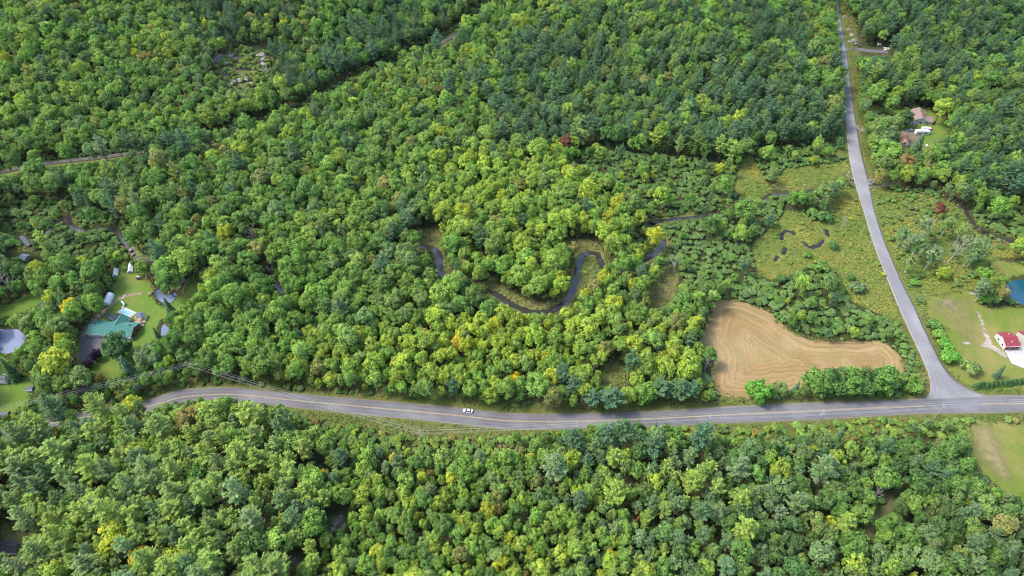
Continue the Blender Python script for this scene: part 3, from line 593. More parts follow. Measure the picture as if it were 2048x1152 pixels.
ZONES = [  # polygon (pixels), share of pines, palette broadleaf, palette pine, crown size factor, birch share
    ([(1000, 330), (960, 200), (1060, 90), (1250, 110), (1420, 100), (1560, 130), (1700, 120), (1700, 300), (1560, 300), (1420, 330), (1200, 290)], .62, mixw(mid=3, dark=3, fresh=2, olive=1, light=1, deep=1, tan=.3, lime=.5), mixw(pine=4, bluepine=4, palepine=1.2, olive=.6), .98, .05),
    ([(1700, 0), (2048, 0), (2048, 420), (1900, 400), (1860, 330), (1900, 200), (1700, 200)], .55, mixw(mid=3, dark=3, fresh=2, light=1, lime=.5), mixw(pine=4, bluepine=3, palepine=1), 1.0, .04),
    ([(860, 60), (960, 0), (1260, 0), (1250, 110), (1060, 130), (960, 220), (820, 200)], .34, mixw(mid=4, fresh=3, dark=2, light=2, olive=1.2, lime=1, tan=.3), mixw(pine=4, bluepine=2, palepine=1), .95, .06),
    ([(1260, 0), (1690, 0), (1700, 130), (1400, 110)], .3, mixw(mid=3, fresh=3, light=2, lime=1.2, dark=2, rust=.25, tan=.3), mixw(pine=4, bluepine=2), .95, .05),
    ([(-80, 870), (280, 830), (560, 850), (690, 960), (640, 1152), (560, 1300), (-150, 1300)], .72, mixw(fresh=2.2, light=3, lime=3, gold=1.0, mid=1.8, olive=.9, dark=1, rust=.15), mixw(palepine=5.5, olive=1.6, pine=1.6, sage=1.2), 1.04, .02),
    ([(560, 850), (1100, 890), (1260, 1000), (1260, 1300), (560, 1300), (660, 1000)], .12, mixw(fresh=3, light=3.6, lime=3.4, mid=2.8, gold=.7, rust=.15, dark=1.3, olive=1, sage=.8, tan=.3), mixw(palepine=3, pine=2, sage=1), .66, .06),
    ([(1050, 850), (1460, 850), (1500, 1152), (1260, 1152), (1260, 1000), (1050, 930)], .36, mixw(mid=3, fresh=3, light=2, dark=3, olive=1.5, sage=1, lime=1.2, deep=1, tan=.3), mixw(pine=2.5, sage=2, palepine=2.5), .74, .06),
    ([(1440, 850), (2048, 850), (2200, 1300), (1260, 1300)], .2, mixw(mid=3, dark=4, deep=2, olive=2, sage=3, fresh=1.3, light=.8, lime=.6, tan=.25), mixw(pine=3, sage=2.5, palepine=1), .82, .1),
    ([(600, 690), (1100, 640), (1420, 660), (1420, 810), (560, 790)], .02, mixw(light=3.6, lime=4.8, fresh=2.6, mid=1, gold=1.0, olive=.8, yellow=.05, tan=.3), mixw(pine=1), .85, .05),
    ([(300, 520), (620, 500), (680, 640), (600, 790), (300, 760)], .03, mixw(fresh=4, mid=4, light=3, lime=1, dark=2, olive=1, tan=.3), mixw(pine=1), 1.0, .03),
    ([(860, 320), (1290, 320), (1340, 470), (1200, 640), (900, 580)], .04, mixw(fresh=3, light=4, lime=4.6, mid=1.4, gold=.8, tan=.3, olive=.8, rust=.05), mixw(pine=1), .92, .04),
    ([(0, 300), (420, 300), (480, 470), (0, 480)], .22, mixw(mid=3, dark=3, fresh=2, light=1, olive=2, tan=.6, sage=1), mixw(pine=3, palepine=1.2, sage=1), 1.0, .06),
    ([(-60, 480), (220, 470), (240, 600), (160, 700), (200, 860), (-60, 900)], .07, mixw(mid=3, dark=3, fresh=3, light=2, olive=1.2, gold=.4, sage=1), mixw(pine=2, palepine=1), 1.0, .05),
    ([(380, -60), (640, -60), (640, 200), (400, 200)], .3, mixw(olive=2, mid=3, light=1.5, gold=.8, dark=2, sage=1.5, tan=.4), mixw(pine=3, bluepine=2), .82, .1),
    ([(640, -60), (900, -60), (880, 130), (700, 190), (640, 200)], .32, mixw(mid=3, dark=4, fresh=2, light=.7), mixw(pine=3, bluepine=2), .95, .04)]
DEFAULT = (None, .07, mixw(mid=3.4, fresh=3.8, light=2.8, dark=2.1, lime=1.2, olive=1.7, gold=.25, tan=.55, sage=1.2, rust=.1), mixw(pine=3, bluepine=1, palepine=1), .95, .05)

REGION = [([(-200, 860), (640, 840), (690, 960), (640, 1400), (-200, 1400)], 'on the pine slope inside the road bend'),
          ([(560, 840), (1150, 860), (1260, 1000), (1260, 1400), (560, 1400)], 'in the young wood across the road from the white car'),
          ([(1050, 850), (2400, 830), (2400, 1400), (1240, 1400)], 'in the wood across the road from the mown field'),
          ([(-100, 470), (330, 470), (420, 640), (330, 790), (-100, 880)], 'around the green roofed house'),
          ([(960, 470), (1230, 470), (1230, 630), (960, 640)], 'inside the creek meander'),
          ([(300, 620), (1420, 640), (1420, 830), (280, 800)], 'in the wood between the creek and the main road'),
          ([(1380, 540), (1870, 540), (1870, 820), (1380, 820)], 'around the mown hay field'),
          ([(1130, 290), (1720, 290), (1790, 620), (1480, 560), (1230, 480)], 'on the wet meadow beside the creek'),
          ([(1700, 360), (2300, 360), (2300, 800), (1800, 780)], 'between the side road and the red roofed garage'),
          ([(1690, -100), (2300, -100), (2300, 380), (1700, 380)], 'around the brown roofed house'),
          ([(-200, -200), (1000, -200), (960, 20), (700, 170), (480, 270), (0, 345), (-200, 360)], 'on the hillside beyond the railway bed')]
def region(u, v):
    for P, s in REGION:
        if pip(np.array([u]), np.array([v]), P)[0]: return s
    return 'in the broad wood between the railway bed and the creek'

# ------------------------------------------------------------------ individual plants
protos = {}          # (kind, variant) -> (crown object, trunk object) for instancing
placed = []          # x, y, R
def plant(kind, var, x, y, R, h, tintname, label, group, jit=True, name=None, rot=None, col=None):
    K = KIND[kind]; c = np.array(PAL[tintname])
    if jit: c = c*rng.uniform(.86, 1.16)*np.array([rng.uniform(.92, 1.1), 1, rng.uniform(.85, 1.15)])
    z = float(terr(np.array(x), np.array(y))); rt = rng.random()*6.28 if rot is None else rot
    cm, tm = K['var'][var % len(K['var'])]; var = var % len(K['var']); name = 'broadleaf_tree' if kind == 'round_tree' else name
    sc = (R/K['R'], R/K['R']*rng.uniform(.92, 1.08), h/K['h'])
    if tm is None:
        o = link(name or kind, cm, None, (x, y, z), rt); o.scale = sc; oc, ot = o, None
    else:
        o = link(name or kind, None, None, (x, y, z), rt); o.scale = sc
        oc = link('crown', cm, o); ot = link('stem' if kind == 'shrub' else 'trunk', tm, o)
    c2 = .35*c+.65*np.array(PAL[TURN[tintname]])
    if col is not None: c, c2 = col
    oc['tint'] = [float(q) for q in c]; oc['tint2'] = [float(q) for q in c2]
    tag(o, label, K['cat'], group)
    protos.setdefault((kind, var), (oc, ot)); placed.append((x, y, R))
    return o
HFAC = dict(round_tree=lambda R: 1.95*R+1.5, broadleaf_tree=lambda R: 2.5*R+4., pine_tree=lambda R: 3.6*R+4, spruce_tree=lambda R: 4.6*R+1.5, birch_tree=lambda R: 2.6*R+4, shrub=lambda R: 1.25*R+.3, dead_tree=lambda R: 2.6*R+3)
def at_crown(kind, u, v, dpx, hfac=1.):
    """crown centre pixel and crown width in pixels -> base position, radius, height"""
    x, y = gp(u, v); _, _, d = proj(x, y, 8.); R = dpx/2*d/F; h = HFAC[kind](R)*hfac
    x, y = gp(u, v, h*KIND[kind]['zc']); return x, y, R, h
HAND = [  # kind, crown centre, width px, tint, label
 ('round_tree', 231, 690, 56, 'deep', 'dark green round maple beside the asphalt driveway of the green roofed house'),
 ('round_tree', 191, 710, 22, 'purple', 'small dark purple tree standing at the driveway edge, larger of the two'),
 ('round_tree', 176, 727, 19, 'purple', 'small dark purple tree at the foot of the driveway, smaller of the two'),
 ('spruce_tree', 257, 739, 30, 'bluepine', 'blue green spruce at the bottom of the house lawn under the power lines'),
 ('spruce_tree', 243, 728, 14, 'bluepine', 'slim small spruce beside the larger spruce on the house lawn'),
 ('spruce_tree', 336, 612, 17, 'bluepine', 'narrow dark spruce on the lawn beside the house pond'),
 ('spruce_tree', 313, 668, 13, 'pine', 'small dark spruce beside the round pond below the house'),
 ('broadleaf_tree', 139, 615, 32, 'yellow', 'bright yellow tree behind the gravel drive of the green roofed house'),
 ('round_tree', 292, 708, 44, 'sage', 'grey green willow below the round pond of the green roofed house'),
 ('broadleaf_tree', 310, 720, 30, 'sage', 'grey green small tree beside the willow by the power lines'),
 ('broadleaf_tree', 330, 560, 44, 'mid', 'mid green tree leaning over the house pond'),
 ('broadleaf_tree', 360, 520, 52, 'light', 'large light green maple at the creek above the house pond'),
 ('broadleaf_tree', 182, 545, 42, 'mid', 'round mid green tree beside the ridge tents'),
 ('broadleaf_tree', 187, 606, 38, 'fresh', 'fresh green tree beside the white arched shelter'),
 ('round_tree', 1521, 780, 50, 'brightgreen', 'bright green round maple at the lower edge of the mown field'),
 ('round_tree', 1562, 778, 30, 'olive', 'olive small tree beside the bright green maple at the field edge'),
 ('spruce_tree', 1593, 776, 14, 'bluepine', 'small dark spruce in the row between the mown field and the road'),
 ('round_tree', 1637, 764, 58, 'mid', 'dark leafy tree at the left end of the row below the mown field'),
 ('round_tree', 1668, 761, 56, 'dark', 'dark leafy tree second in the row below the mown field'),
 ('round_tree', 1702, 763, 56, 'mid', 'dark leafy tree in the middle of the row below the mown field'),
 ('round_tree', 1735, 761, 56, 'dark', 'dark leafy tree fourth in the row below the mown field'),
 ('round_tree', 1770, 760, 58, 'mid', 'dark leafy tree at the junction end of the row below the field'),
 ('round_tree', 1824, 768, 38, 'fresh', 'small fresh green tree at the road junction corner'),
 ('pine_tree', 1185, 796, 40, 'bluepine', 'bluish pine beside the road, first of the pair opposite the tall pines'),
 ('pine_tree', 1225, 794, 46, 'bluepine', 'bluish pine beside the road, broader of the pair'),
 ('round_tree', 1288, 786, 50, 'fresh', 'broad fresh green tree beside the road next to the bluish pines'),
 ('pine_tree', 1325, 775, 42, 'pine', 'dark pine in the clump by the road near the hay field'),
 ('pine_tree', 1362, 776, 44, 'pine', 'dark pine at the end of the clump by the field track'),
 ('dead_tree', 1413, 728, 26, 'tan', 'pale bare tree at the lower left corner of the mown field'),
 ('shrub', 1408, 760, 34, 'sage', 'grey green bush below the pale bare tree by the mown field'),
 ('shrub', 1420, 788, 30, 'mid', 'round green bush at the corner of the mown field by the road'),
 ('shrub', 1870, 648, 30, 'mid', 'green bush at the top of the shrub row beside the side road'),
 ('shrub', 1881, 668, 26, 'fresh', 'second green bush down the shrub row beside the side road'),
 ('shrub', 1891, 688, 32, 'brightgreen', 'bright green bush in the shrub row beside the side road'),
 ('shrub', 1902, 712, 38, 'brightgreen', 'large bright green bush at the bottom of the shrub row by the side road'),
 ('shrub', 1943, 735, 42, 'olive', 'loose olive bush standing alone on the lawn by the junction'),
 ('spruce_tree', 2000, 744, 14, 'bluepine', 'small dark spruce rising above the clipped hedge'),
 ('birch_tree', 1836, 490, 46, 'sage', 'pale grey green birch nearest the side road in the wet meadow'),
 ('birch_tree', 1868, 508, 40, 'sage', 'grey green birch with a white leaning trunk in the wet meadow'),
 ('birch_tree', 1958, 498, 46, 'sage', 'grey green birch with several white trunks above the pond lawn'),
 ('birch_tree', 1806, 470, 32, 'sage', 'small grey green birch close to the side road verge'), ('birch_tree', 1852, 452, 36, 'sage', 'grey green birch behind the roadside birch in the wet meadow'), ('birch_tree', 1896, 448, 32, 'olive', 'olive birch above the white dead tree'), ('birch_tree', 1942, 508, 34, 'sage', 'grey green birch between the dead tree and the pond clump'), ('birch_tree', 1822, 522, 28, 'olive', 'low olive birch beside the roadside birch'),
 ('birch_tree', 1925, 462, 34, 'olive', 'olive birch behind the white dead tree'),
 ('dead_tree', 1914, 495, 46, 'tan', 'large white dead tree with forked bare branches in the wet meadow'),
 ('broadleaf_tree', 1881, 418, 24, 'wine', 'dark red small tree beside the side road meadow'),
 ('round_tree', 1972, 546, 32, 'fresh', 'fresh green tree in the clump beside the teal pond'),
 ('birch_tree', 1968, 576, 34, 'sage', 'grey birch with a white trunk in the clump beside the teal pond'),
 ('round_tree', 1990, 592, 30, 'dark', 'dark low tree in the clump beside the teal pond'),
 ('shrub', 1970, 598, 20, 'brightgreen', 'small bright green bush under the birch by the teal pond'),
 ('birch_tree', 2008, 585, 26, 'tan', 'leaning thin birch in front of the teal pond'),
 ('round_tree', 1888, 545, 27, 'lime', 'lime green small tree in the meadow above the dry lawn'),
 ('shrub', 1831, 564, 20, 'brightgreen', 'bright green small bush beside the side road'),
 ('round_tree', 1773, 306, 54, 'fresh', 'large fresh green maple between the side road and the orange garage'),
 ('broadleaf_tree', 1814, 326, 34, 'rust', 'rusty orange tree below the orange roofed garage'),
 ('round_tree', 1811, 238, 32, 'deep', 'dark green round tree in front of the brown roofed house'),
 ('broadleaf_tree', 1762, 252, 40, 'olive', 'olive loose tree at the driveway of the brown roofed house'),
 ('broadleaf_tree', 1786, 250, 36, 'olive', 'olive loose tree beside the orange roofed garage'),
 ('broadleaf_tree', 1776, 272, 32, 'sage', 'grey green tree on the drive behind the large maple'),
 ('broadleaf_tree', 1886, 214, 38, 'lime', 'lime green tree behind the brown roofed house'),
 ('spruce_tree', 1838, 288, 20, 'bluepine', 'tall dark spruce in the yard beside the orange roofed garage'),
 ('broadleaf_tree', 1873, 294, 32, 'olive', 'olive tree at the edge of the brown roofed house yard'),
 ('broadleaf_tree', 1739, 232, 18, 'olive', 'small olive tree beside the side road above the gravel drive'),
 ('broadleaf_tree', 1131, 286, 28, 'wine', 'dark red maple at the top of the alder thicket'),
 ('broadleaf_tree', 1090, 265, 15, 'wine', 'small dark red maple in the pines left of the alder thicket'),
 ('broadleaf_tree', 1105, 300, 18, 'rust', 'rusty maple below the dark red maples'),
 ('broadleaf_tree', 1005, 315, 12, 'red', 'small bright red maple in the middle of the broad wood'),
 ('broadleaf_tree', 745, 388, 22, 'orange', 'orange red maple in the broad wood above the creek'),
 ('broadleaf_tree', 1152, 9, 22, 'rust', 'rusty maple at the far end of the wood'), ('broadleaf_tree', 1170, 11, 14, 'red', 'red maple at the far end of the wood'),
 ('broadleaf_tree', 1344, 65, 12, 'orange', 'small orange maple in the far wood above the pines'),
 ('broadleaf_tree', 849, 664, 20, 'red', 'red orange maple between the creek and the white car'),
 ('broadleaf_tree', 187, 241, 11, 'orange', 'small orange maple on the hillside beyond the railway bed'),
 ('broadleaf_tree', 1246, 397, 24, 'rust', 'rusty red maple at the edge of the alder thicket'), ('broadleaf_tree', 1266, 405, 34, 'olive', 'olive maple touching the rusty red maple by the thicket'),
 ('broadleaf_tree', 590, 945, 18, 'orange', 'orange small maple on the slope inside the road bend'), ('broadleaf_tree', 648, 948, 20, 'yellow', 'yellow small tree beside the dark oaks inside the road bend'),
 ('broadleaf_tree', 788, 915, 20, 'yellow', 'yellow small tree below the utility pole at the road'), ('broadleaf_tree', 235, 1072, 60, 'gold', 'large golden yellow maple among the pale pines'),
 ('broadleaf_tree', 281, 1112, 46, 'yellow', 'orange yellow maple beside the large golden maple'), ('broadleaf_tree', 205, 1110, 40, 'lime', 'lime yellow tree below the large golden maple'),
 ('broadleaf_tree', 1030, 757, 24, 'yellow', 'yellow tree in the roadside wood near the path'), ('broadleaf_tree', 1090, 714, 28, 'gold', 'golden tree in the wood below the creek bend'),
 ('broadleaf_tree', 1146, 651, 34, 'lime', 'bright lime tree just below the creek bend'), ('broadleaf_tree', 1660, 1046, 30, 'gold', 'golden green small tree in the dark wood near the path'),
 ('broadleaf_tree', 1312, 966, 36, 'lime', 'lime green tree between the tall pines across from the field'), ('broadleaf_tree', 1224, 1112, 24, 'yellow', 'yellow young tree in the young wood'),
 ('broadleaf_tree', 1553, 1078, 22, 'gold', 'golden small tree between the pines in the dark wood'), ('broadleaf_tree', 1360, 225, 14, 'rust', 'rusty small tree in the pine wood'),
 ('spruce_tree', 1276, 1040, 12, 'brownred', 'dead reddish brown conifer in the young wood'),
 ('pine_tree', 1146, 876, 42, 'pine', 'pine beside the road, left of the tall roadside pines'), ('pine_tree', 1212, 872, 44, 'pine', 'tall pine overlapping the road edge across from the bluish pines'), ('pine_tree', 1246, 862, 50, 'pine', 'tallest pine at the road edge across from the bluish pines'),
 ('pine_tree', 1308, 892, 46, 'pine', 'dense pine standing back from the road across from the field track'), ('pine_tree', 1405, 872, 54, 'bluepine', 'broad bluish pine below the roadside utility pole'), ('pine_tree', 1110, 930, 54, 'sage', 'broad grey green pine in front of the roadside wood'),
 ('pine_tree', 1230, 915, 40, 'palepine', 'pale pine below the tallest roadside pine'), ('pine_tree', 1385, 962, 46, 'palepine', 'pale star shaped pine in the wood across from the field'), ('pine_tree', 1484, 998, 46, 'palepine', 'pale open pine with spreading fingers in the wood across from the field'),
 ('pine_tree', 1490, 1060, 54, 'palepine', 'broad pale pine below the open pine in the wood across from the field'), ('pine_tree', 1232, 982, 50, 'palepine', 'yellowish pine with ragged crown in the young wood'), ('pine_tree', 1690, 1045, 46, 'palepine', 'pale pine standing over the path in the dark wood'),
 ('pine_tree', 1478, 935, 46, 'sage', 'grey green pine behind the open pine across from the field'), ('pine_tree', 1650, 935, 56, 'sage', 'broad grey green pine in the dark wood across from the field'),
 ('broadleaf_tree', 1452, 365, 32, 'fresh', 'fresh green pointed tree standing alone in the alder thicket'), ('broadleaf_tree', 1493, 418, 40, 'mid', 'round green tree on the creek bank in the alder thicket'), ('broadleaf_tree', 1424, 446, 34, 'dark', 'dark tree with an orange top in the alder thicket'),
 ('broadleaf_tree', 1286, 338, 24, 'fresh', 'small pointed green tree at the upper edge of the alder thicket'), ('broadleaf_tree', 1420, 710, 30, 'mid', 'green tree at the field corner beside the pale bare tree'),
 ('broadleaf_tree', 1310, 472, 36, 'gold', 'golden green tree at the creek hook'), ('broadleaf_tree', 1208, 555, 28, 'gold', 'golden tree inside the narrow creek loop'), ('broadleaf_tree', 1190, 575, 30, 'tan', 'tan topped tree beside the creek loop'),
 ('broadleaf_tree', 984, 524, 30, 'light', 'light green tree with a visible pale trunk at the meadow by the creek'), ('broadleaf_tree', 955, 522, 28, 'fresh', 'fresh green tree at the creek meadow beside the dead log'), ('broadleaf_tree', 1040, 553, 42, 'light', 'round light green maple in the creek meadow'),
 ('broadleaf_tree', 1076, 572, 40, 'light', 'light green maple nearest the creek in the meander meadow'), ('broadleaf_tree', 1096, 562, 30, 'fresh', 'fresh green maple touching the nearest meander maple'), ('broadleaf_tree', 1117, 558, 26, 'gold', 'golden orange topped maple in the meander meadow'),
 ('broadleaf_tree', 1110, 520, 46, 'light', 'large light green tree beside the creek in the meander'), ('broadleaf_tree', 1148, 497, 24, 'tan', 'tan tree at the bend of the creek'), ('broadleaf_tree', 905, 490, 42, 'mid', 'round green tree beside the narrow creek bend'),
 ('broadleaf_tree', 1072, 540, 20, 'fresh', 'small fresh green tree between the meander maples'), ('broadleaf_tree', 1018, 525, 26, 'light', 'light green small tree in the meander wood'),
 ('shrub', 1649, 432, 34, 'dark', 'dark green round bush in the wet meadow by the pools'), ('shrub', 1625, 424, 26, 'mid', 'mid green bush beside the dark bush in the wet meadow'), ('shrub', 1667, 489, 22, 'dark', 'dark small bush beside the curved pool'), ('shrub', 1614, 508, 20, 'mid', 'green bush below the curved pool in the wet meadow'),
 ('shrub', 1717, 573, 32, 'sage', 'grey green bush standing alone in the meadow near the side road'), ('shrub', 1645, 534, 34, 'mid', 'green bush at the lower edge of the wet meadow'), ('shrub', 1563, 556, 24, 'dark', 'dark bush at the lower left of the wet meadow'), ('shrub', 1702, 553, 18, 'dark', 'dark small bush in the meadow beside the grey green bush'),
 ('dead_tree', 1690, 444, 20, 'tan', 'pale leafless sapling in the wet meadow'), ('dead_tree', 1350, 528, 26, 'tan', 'pale leafless bush at the creek hook'),
 ('dead_tree', 10, 555, 40, 'tan', 'bare grey tree beside the small white roofed shed'), ('dead_tree', 200, 153, 18, 'tan', 'bare grey tree on the hillside beyond the railway bed'), ('dead_tree', 575, 160, 22, 'tan', 'bare pale tree near the rock ledge'), ('dead_tree', 395, 218, 18, 'tan', 'bare pale tree above the railway bed'),
 ('dead_tree', 905, 437, 20, 'tan', 'bare grey tree above the narrow creek bend'), ('dead_tree', 1415, 165, 22, 'brownred', 'leafless brown tree in the pine wood'), ('dead_tree', 1582, 225, 22, 'tan', 'bare white trunked tree above the wet meadow'),
 ('dead_tree', 1440, 945, 22, 'brownred', 'dead brown tree among the pines across from the field'), ('dead_tree', 1635, 990, 26, 'tan', 'bare grey tree in the dark wood across from the field'), ('dead_tree', 1755, 990, 26, 'tan', 'bare grey tree near the path in the dark wood'), ('dead_tree', 1180, 712, 18, 'tan', 'bare grey tree in the wood below the creek bend'), ('dead_tree', 500, 470, 26, 'tan', 'bare grey tree in the broad wood by the creek'),
 ('spruce_tree', 1680, 870, 18, 'pine', 'dark spruce in the roadside wood near the junction'), ('spruce_tree', 85, 735, 20, 'bluepine', 'dark spruce beside the left lawn'), ('spruce_tree', 110, 700, 18, 'pine', 'dark spruce above the driveway wood'), ('spruce_tree', 20, 740, 26, 'deep', 'large dark spruce beside the left lawn pond'),
]
for i, (k, u, v, dpx, tn, lab) in enumerate(HAND):
    if k == 'pine_tree' and 765 < v < 800: dpx *= 1.12
    hf = .62 if k == 'pine_tree' and 765 < v < 800 else {'spruce_tree': 1.0, 'shrub': 1.15}.get(k, .85 if dpx < 24 and k == 'broadleaf_tree' else 1.)
    x, y, R, h = at_crown(k, u, v, dpx, hf)
    plant(k, i, x, y, R, h, tn, lab, None, False)
# clipped hedge beside the red roofed garage: one row of close cedars
for i, u in enumerate(np.linspace(1952, 2090, 16)):
    x, y = gp(u, 775-.11*(u-1952)+rng.normal(0, 1)); plant('spruce_tree', i, x, y, 1.7, 3.6, 'deep', 'dark clipped cedar in the hedge row below the red roofed garage', 'cedar hedge row', name='hedge_cedar')

# ------------------------------------------------------------------ scatter the woods
def canopy_ok(x, y, R, h, zc, polys, tol=.72):
    z0 = terr(x, y); bad = np.zeros(x.shape, bool)
    pts = [(x, y, z0+.2), (x, y, z0+h*zc), (x-R*tol, y, z0+h*zc), (x+R*tol, y, z0+h*zc), (x, y, z0+h*.93), (x, y-R*tol, z0+h*zc*.85)]
    pr = [proj(*p)[:2] for p in pts]
    for P in polys:
        P = np.asarray(P, float); lo = P.min(0); hi = P.max(0)
        for u, v in pr:
            k = (u > lo[0]) & (u < hi[0]) & (v > lo[1]) & (v < hi[1]) & ~bad
            if k.any(): bad[np.where(k)[0][pip(u[k], v[k], P)]] = True
    return ~bad
def frustum_points(n, margin=130):
    u = rng.uniform(-margin, 2048+margin, n*3); v = rng.uniform(-45, 1152+130, n*3)
    x = rng.uniform(-520, 520, n*4); y = rng.uniform(70, 690, n*4)
    uu, vv, _ = proj(x, y, 0); k = (uu > -margin) & (uu < 2048+margin) & (vv > -60) & (vv < 1152+150)
    return x[k], y[k]
cell = 12.; grid = {}
def ins(x, y, R): grid.setdefault((int(x//cell), int(y//cell)), []).append((x, y, R))
def free(x, y, R, f):
    a, b_ = int(x//cell), int(y//cell)
    for i in (a-1, a, a+1):
        for j in (b_-1, b_, b_+1):
            for q in grid.get((i, j), ()):
                dd = f*(R+q[2])
                if (x-q[0])**2+(y-q[1])**2 < dd*dd: return False
    return True
for p in placed: ins(*p)
x, y = frustum_points(56000); N = len(x); z0 = terr(x, y); u, v, dd = proj(x, y, z0)
R = np.clip(rng.normal(3.95, 1.05, N), 2.1, 6.8); kind = np.full(N, 0); pal = np.zeros(N, object)
zi = np.full(N, -1)
for k, Zn in enumerate(ZONES): zi[(zi < 0) & pip(u, v, Zn[0])] = k
rk = rng.random(N); rt = rng.random(N)
patch = np.sin(x*.043+1.2*np.sin(y*.031))+np.sin(y*.051+1.7*np.sin(x*.027))      # stands of one kind keep together
for k in range(-1, len(ZONES)):
    s = zi == k; Zn = ZONES[k] if k >= 0 else DEFAULT
    if not s.any(): continue
    R[s] *= Zn[4]; pp = np.clip(Zn[1]+.16*np.sign(Zn[1]-.1)*patch[s]*(Zn[1] > .1), 0, 1)
    kd = np.where(rk[s] < pp, 1, np.where(rk[s] > 1-Zn[5], 3, 0)); kind[s] = kd
    pal[s] = np.where(kd == 1, rng.choice(Zn[3][0], s.sum(), p=Zn[3][1]), rng.choice(Zn[2][0], s.sum(), p=Zn[2][1]))
KN = ['broadleaf_tree', 'pine_tree', 'shrub', 'birch_tree']
R = np.where(kind == 1, R*.93, np.where(kind == 3, R*.72, R))
h = np.where(kind == 1, 3.4*R+5.5, np.where(kind == 3, 2.6*R+5, 2.4*R+5.2))*rng.uniform(.88, 1.15, N)
zc = np.where(kind == 1, .66, .64)
ok = canopy_ok(x, y, R, h, zc, VIS)
thk_ok = canopy_ok(x, y, R, h, zc, THICKET, .5)
ok &= thk_ok | (rng.random(N) < .006)
TL = np.array([gp(a, b_, 12.) for a, b_ in ((-170, 852), (378, 727), (838, 861))])
ok &= dseg(x, y, TL) > 5.
ok &= dseg(x, y, railg) > np.where(u > 430, 11., 7.); ok &= dseg(x, y, mc) > np.where(u < 285, 5.4, 7.5); ok &= dseg(x, y, (sL+sR)/2) > 6.5; ok &= np.minimum.reduce([dseg(x, y, c) for c in creekg]) > 2.6
hg = gpoly(LAWNS['house']); ok &= ~pip(x, y, hg); ok &= ~pip(x, y, gpoly(FIELD))
idx = np.where(ok)[0]; idx = idx[np.argsort(-(R[idx]+rng.normal(0, 2.0, len(idx))))]
trees = []
for i in idx:
    f = .60 if kind[i] == 1 else .66
    if free(x[i], y[i], R[i], f): ins(x[i], y[i], R[i]); trees.append(i)
trees = np.array(trees)
# smaller trees squeezed into gaps
R2 = R*.62; h2 = h*.66; ok2 = canopy_ok(x, y, R2, h2, zc, VIS, .85) & (dseg(x, y, railg) > np.where(u > 430, 10., 6.)) & (dseg(x, y, mc) > np.where(u < 285, 5.2, 7.)) & (dseg(x, y, (sL+sR)/2) > 6) & ~pip(x, y, hg) & ~pip(x, y, gpoly(FIELD)) & (np.minimum.reduce([dseg(x, y, c) for c in creekg]) > 2.4)
ok2 &= canopy_ok(x, y, R2, h2, zc, THICKET, .5) | (rng.random(N) < .02)
tr2 = []; used = set(trees.tolist())
for i in np.where(ok2)[0]:
    if i in used: continue
    if free(x[i], y[i], R2[i], .68): ins(x[i], y[i], R2[i]); tr2.append(i)
tr2 = np.array(tr2); R[tr2] = R2[tr2]; h[tr2] = h2[tr2]
trees = np.concatenate([trees, tr2])
# scattered standing dead trees
snag = rng.choice(tr2, 55, replace=False); snag = snag[(u[snag] > 10) & (u[snag] < 2038) & (v[snag] > 15) & (v[snag] < 1140)]
trees = trees[~np.isin(trees, snag)]
# shrubs: thickets, banks, understorey along edges
xs, ys = frustum_points(30000, 40); Ns = len(xs); us, vs_, ds = proj(xs, ys, terr(xs, ys))
inth = np.zeros(Ns, bool)
for T in THICKET: inth |= pip(us, vs_, T)
inm = np.zeros(Ns, bool)
for T in MARSH+GLADES[:8]+[GLADES[11], GLADES[12], GLADES[13], GLADES[14]]: inm |= pip(us, vs_, T)
Rs = np.where(inth, rng.uniform(1.1, 2.3, Ns), rng.uniform(.9, 2.1, Ns)); Rs = np.where(inm, rng.uniform(.5, 1.5, Ns), Rs); hs = (1.2*Rs+.3)*rng.uniform(.8, 1.35, Ns)
Rs = np.where(pip(us, vs_, GLADES[13]), rng.uniform(.8, 2.4, Ns), Rs); hs = np.where(pip(us, vs_, GLADES[13]), Rs*1.6+.4, hs)
inr = pip(us, vs_, MARSH[3]); Rs = np.where(inr, rng.uniform(.7, 2.1, Ns), Rs); hs = np.where(inr, Rs*1.5+.3, hs)
inl = pip(us, vs_, GLADES[13]) | pip(us, vs_, GLADES[14])
oks = canopy_ok(xs, ys, Rs, hs, .5, VIS, .8) | (inm & (rng.random(Ns) < .05)) | (inl & (rng.random(Ns) < .5)) | (inr & (rng.random(Ns) < .16+.3*(np.sin(xs*.13)+np.sin(ys*.11+2) > .5)))
oks &= (dseg(xs, ys, railg) > 3.5) & (dseg(xs, ys, mc) > 5.6) & (dseg(xs, ys, (sL+sR)/2) > 5) & ~pip(xs, ys, hg) & ~pip(xs, ys, gpoly(FIELD)) & (np.minimum.reduce([dseg(xs, ys, c) for c in creekg]) > 3.0) & (np.minimum.reduce([dseg(xs, ys, c) for c in oxg]) > 3.0)
for k in ('garage', 'top', 'corner', 'left_upper', 'left_lower'): oks &= ~pip(xs, ys, gpoly(LAWNS[k]))
for p in pondg.values(): oks &= ~pip(xs, ys, p) & (dseg(xs, ys, p, True) > 1.5)
shr = []
for i in np.where(oks)[0]:
    if rng.random() < (.0 if not inr[i] else .25): continue
    if free(xs[i], ys[i], Rs[i], .42 if inth[i] else .55): ins(xs[i], ys[i], Rs[i]); shr.append(i)
shr = np.array(shr)
sp_t = rng.choice(['dark', 'mid', 'olive', 'sage', 'fresh', 'light'], len(shr), p=[.10, .42, .13, .25, .08, .02])
sp_v = rng.choice(['mid', 'fresh', 'light', 'olive', 'gold', 'tan', 'rust', 'lime'], len(shr), p=[.24, .24, .16, .18, .03, .06, .02, .07])
low = (vs_[shr] > 825) & (vs_[shr] < 905) | (inm[shr] & ~inr[shr])
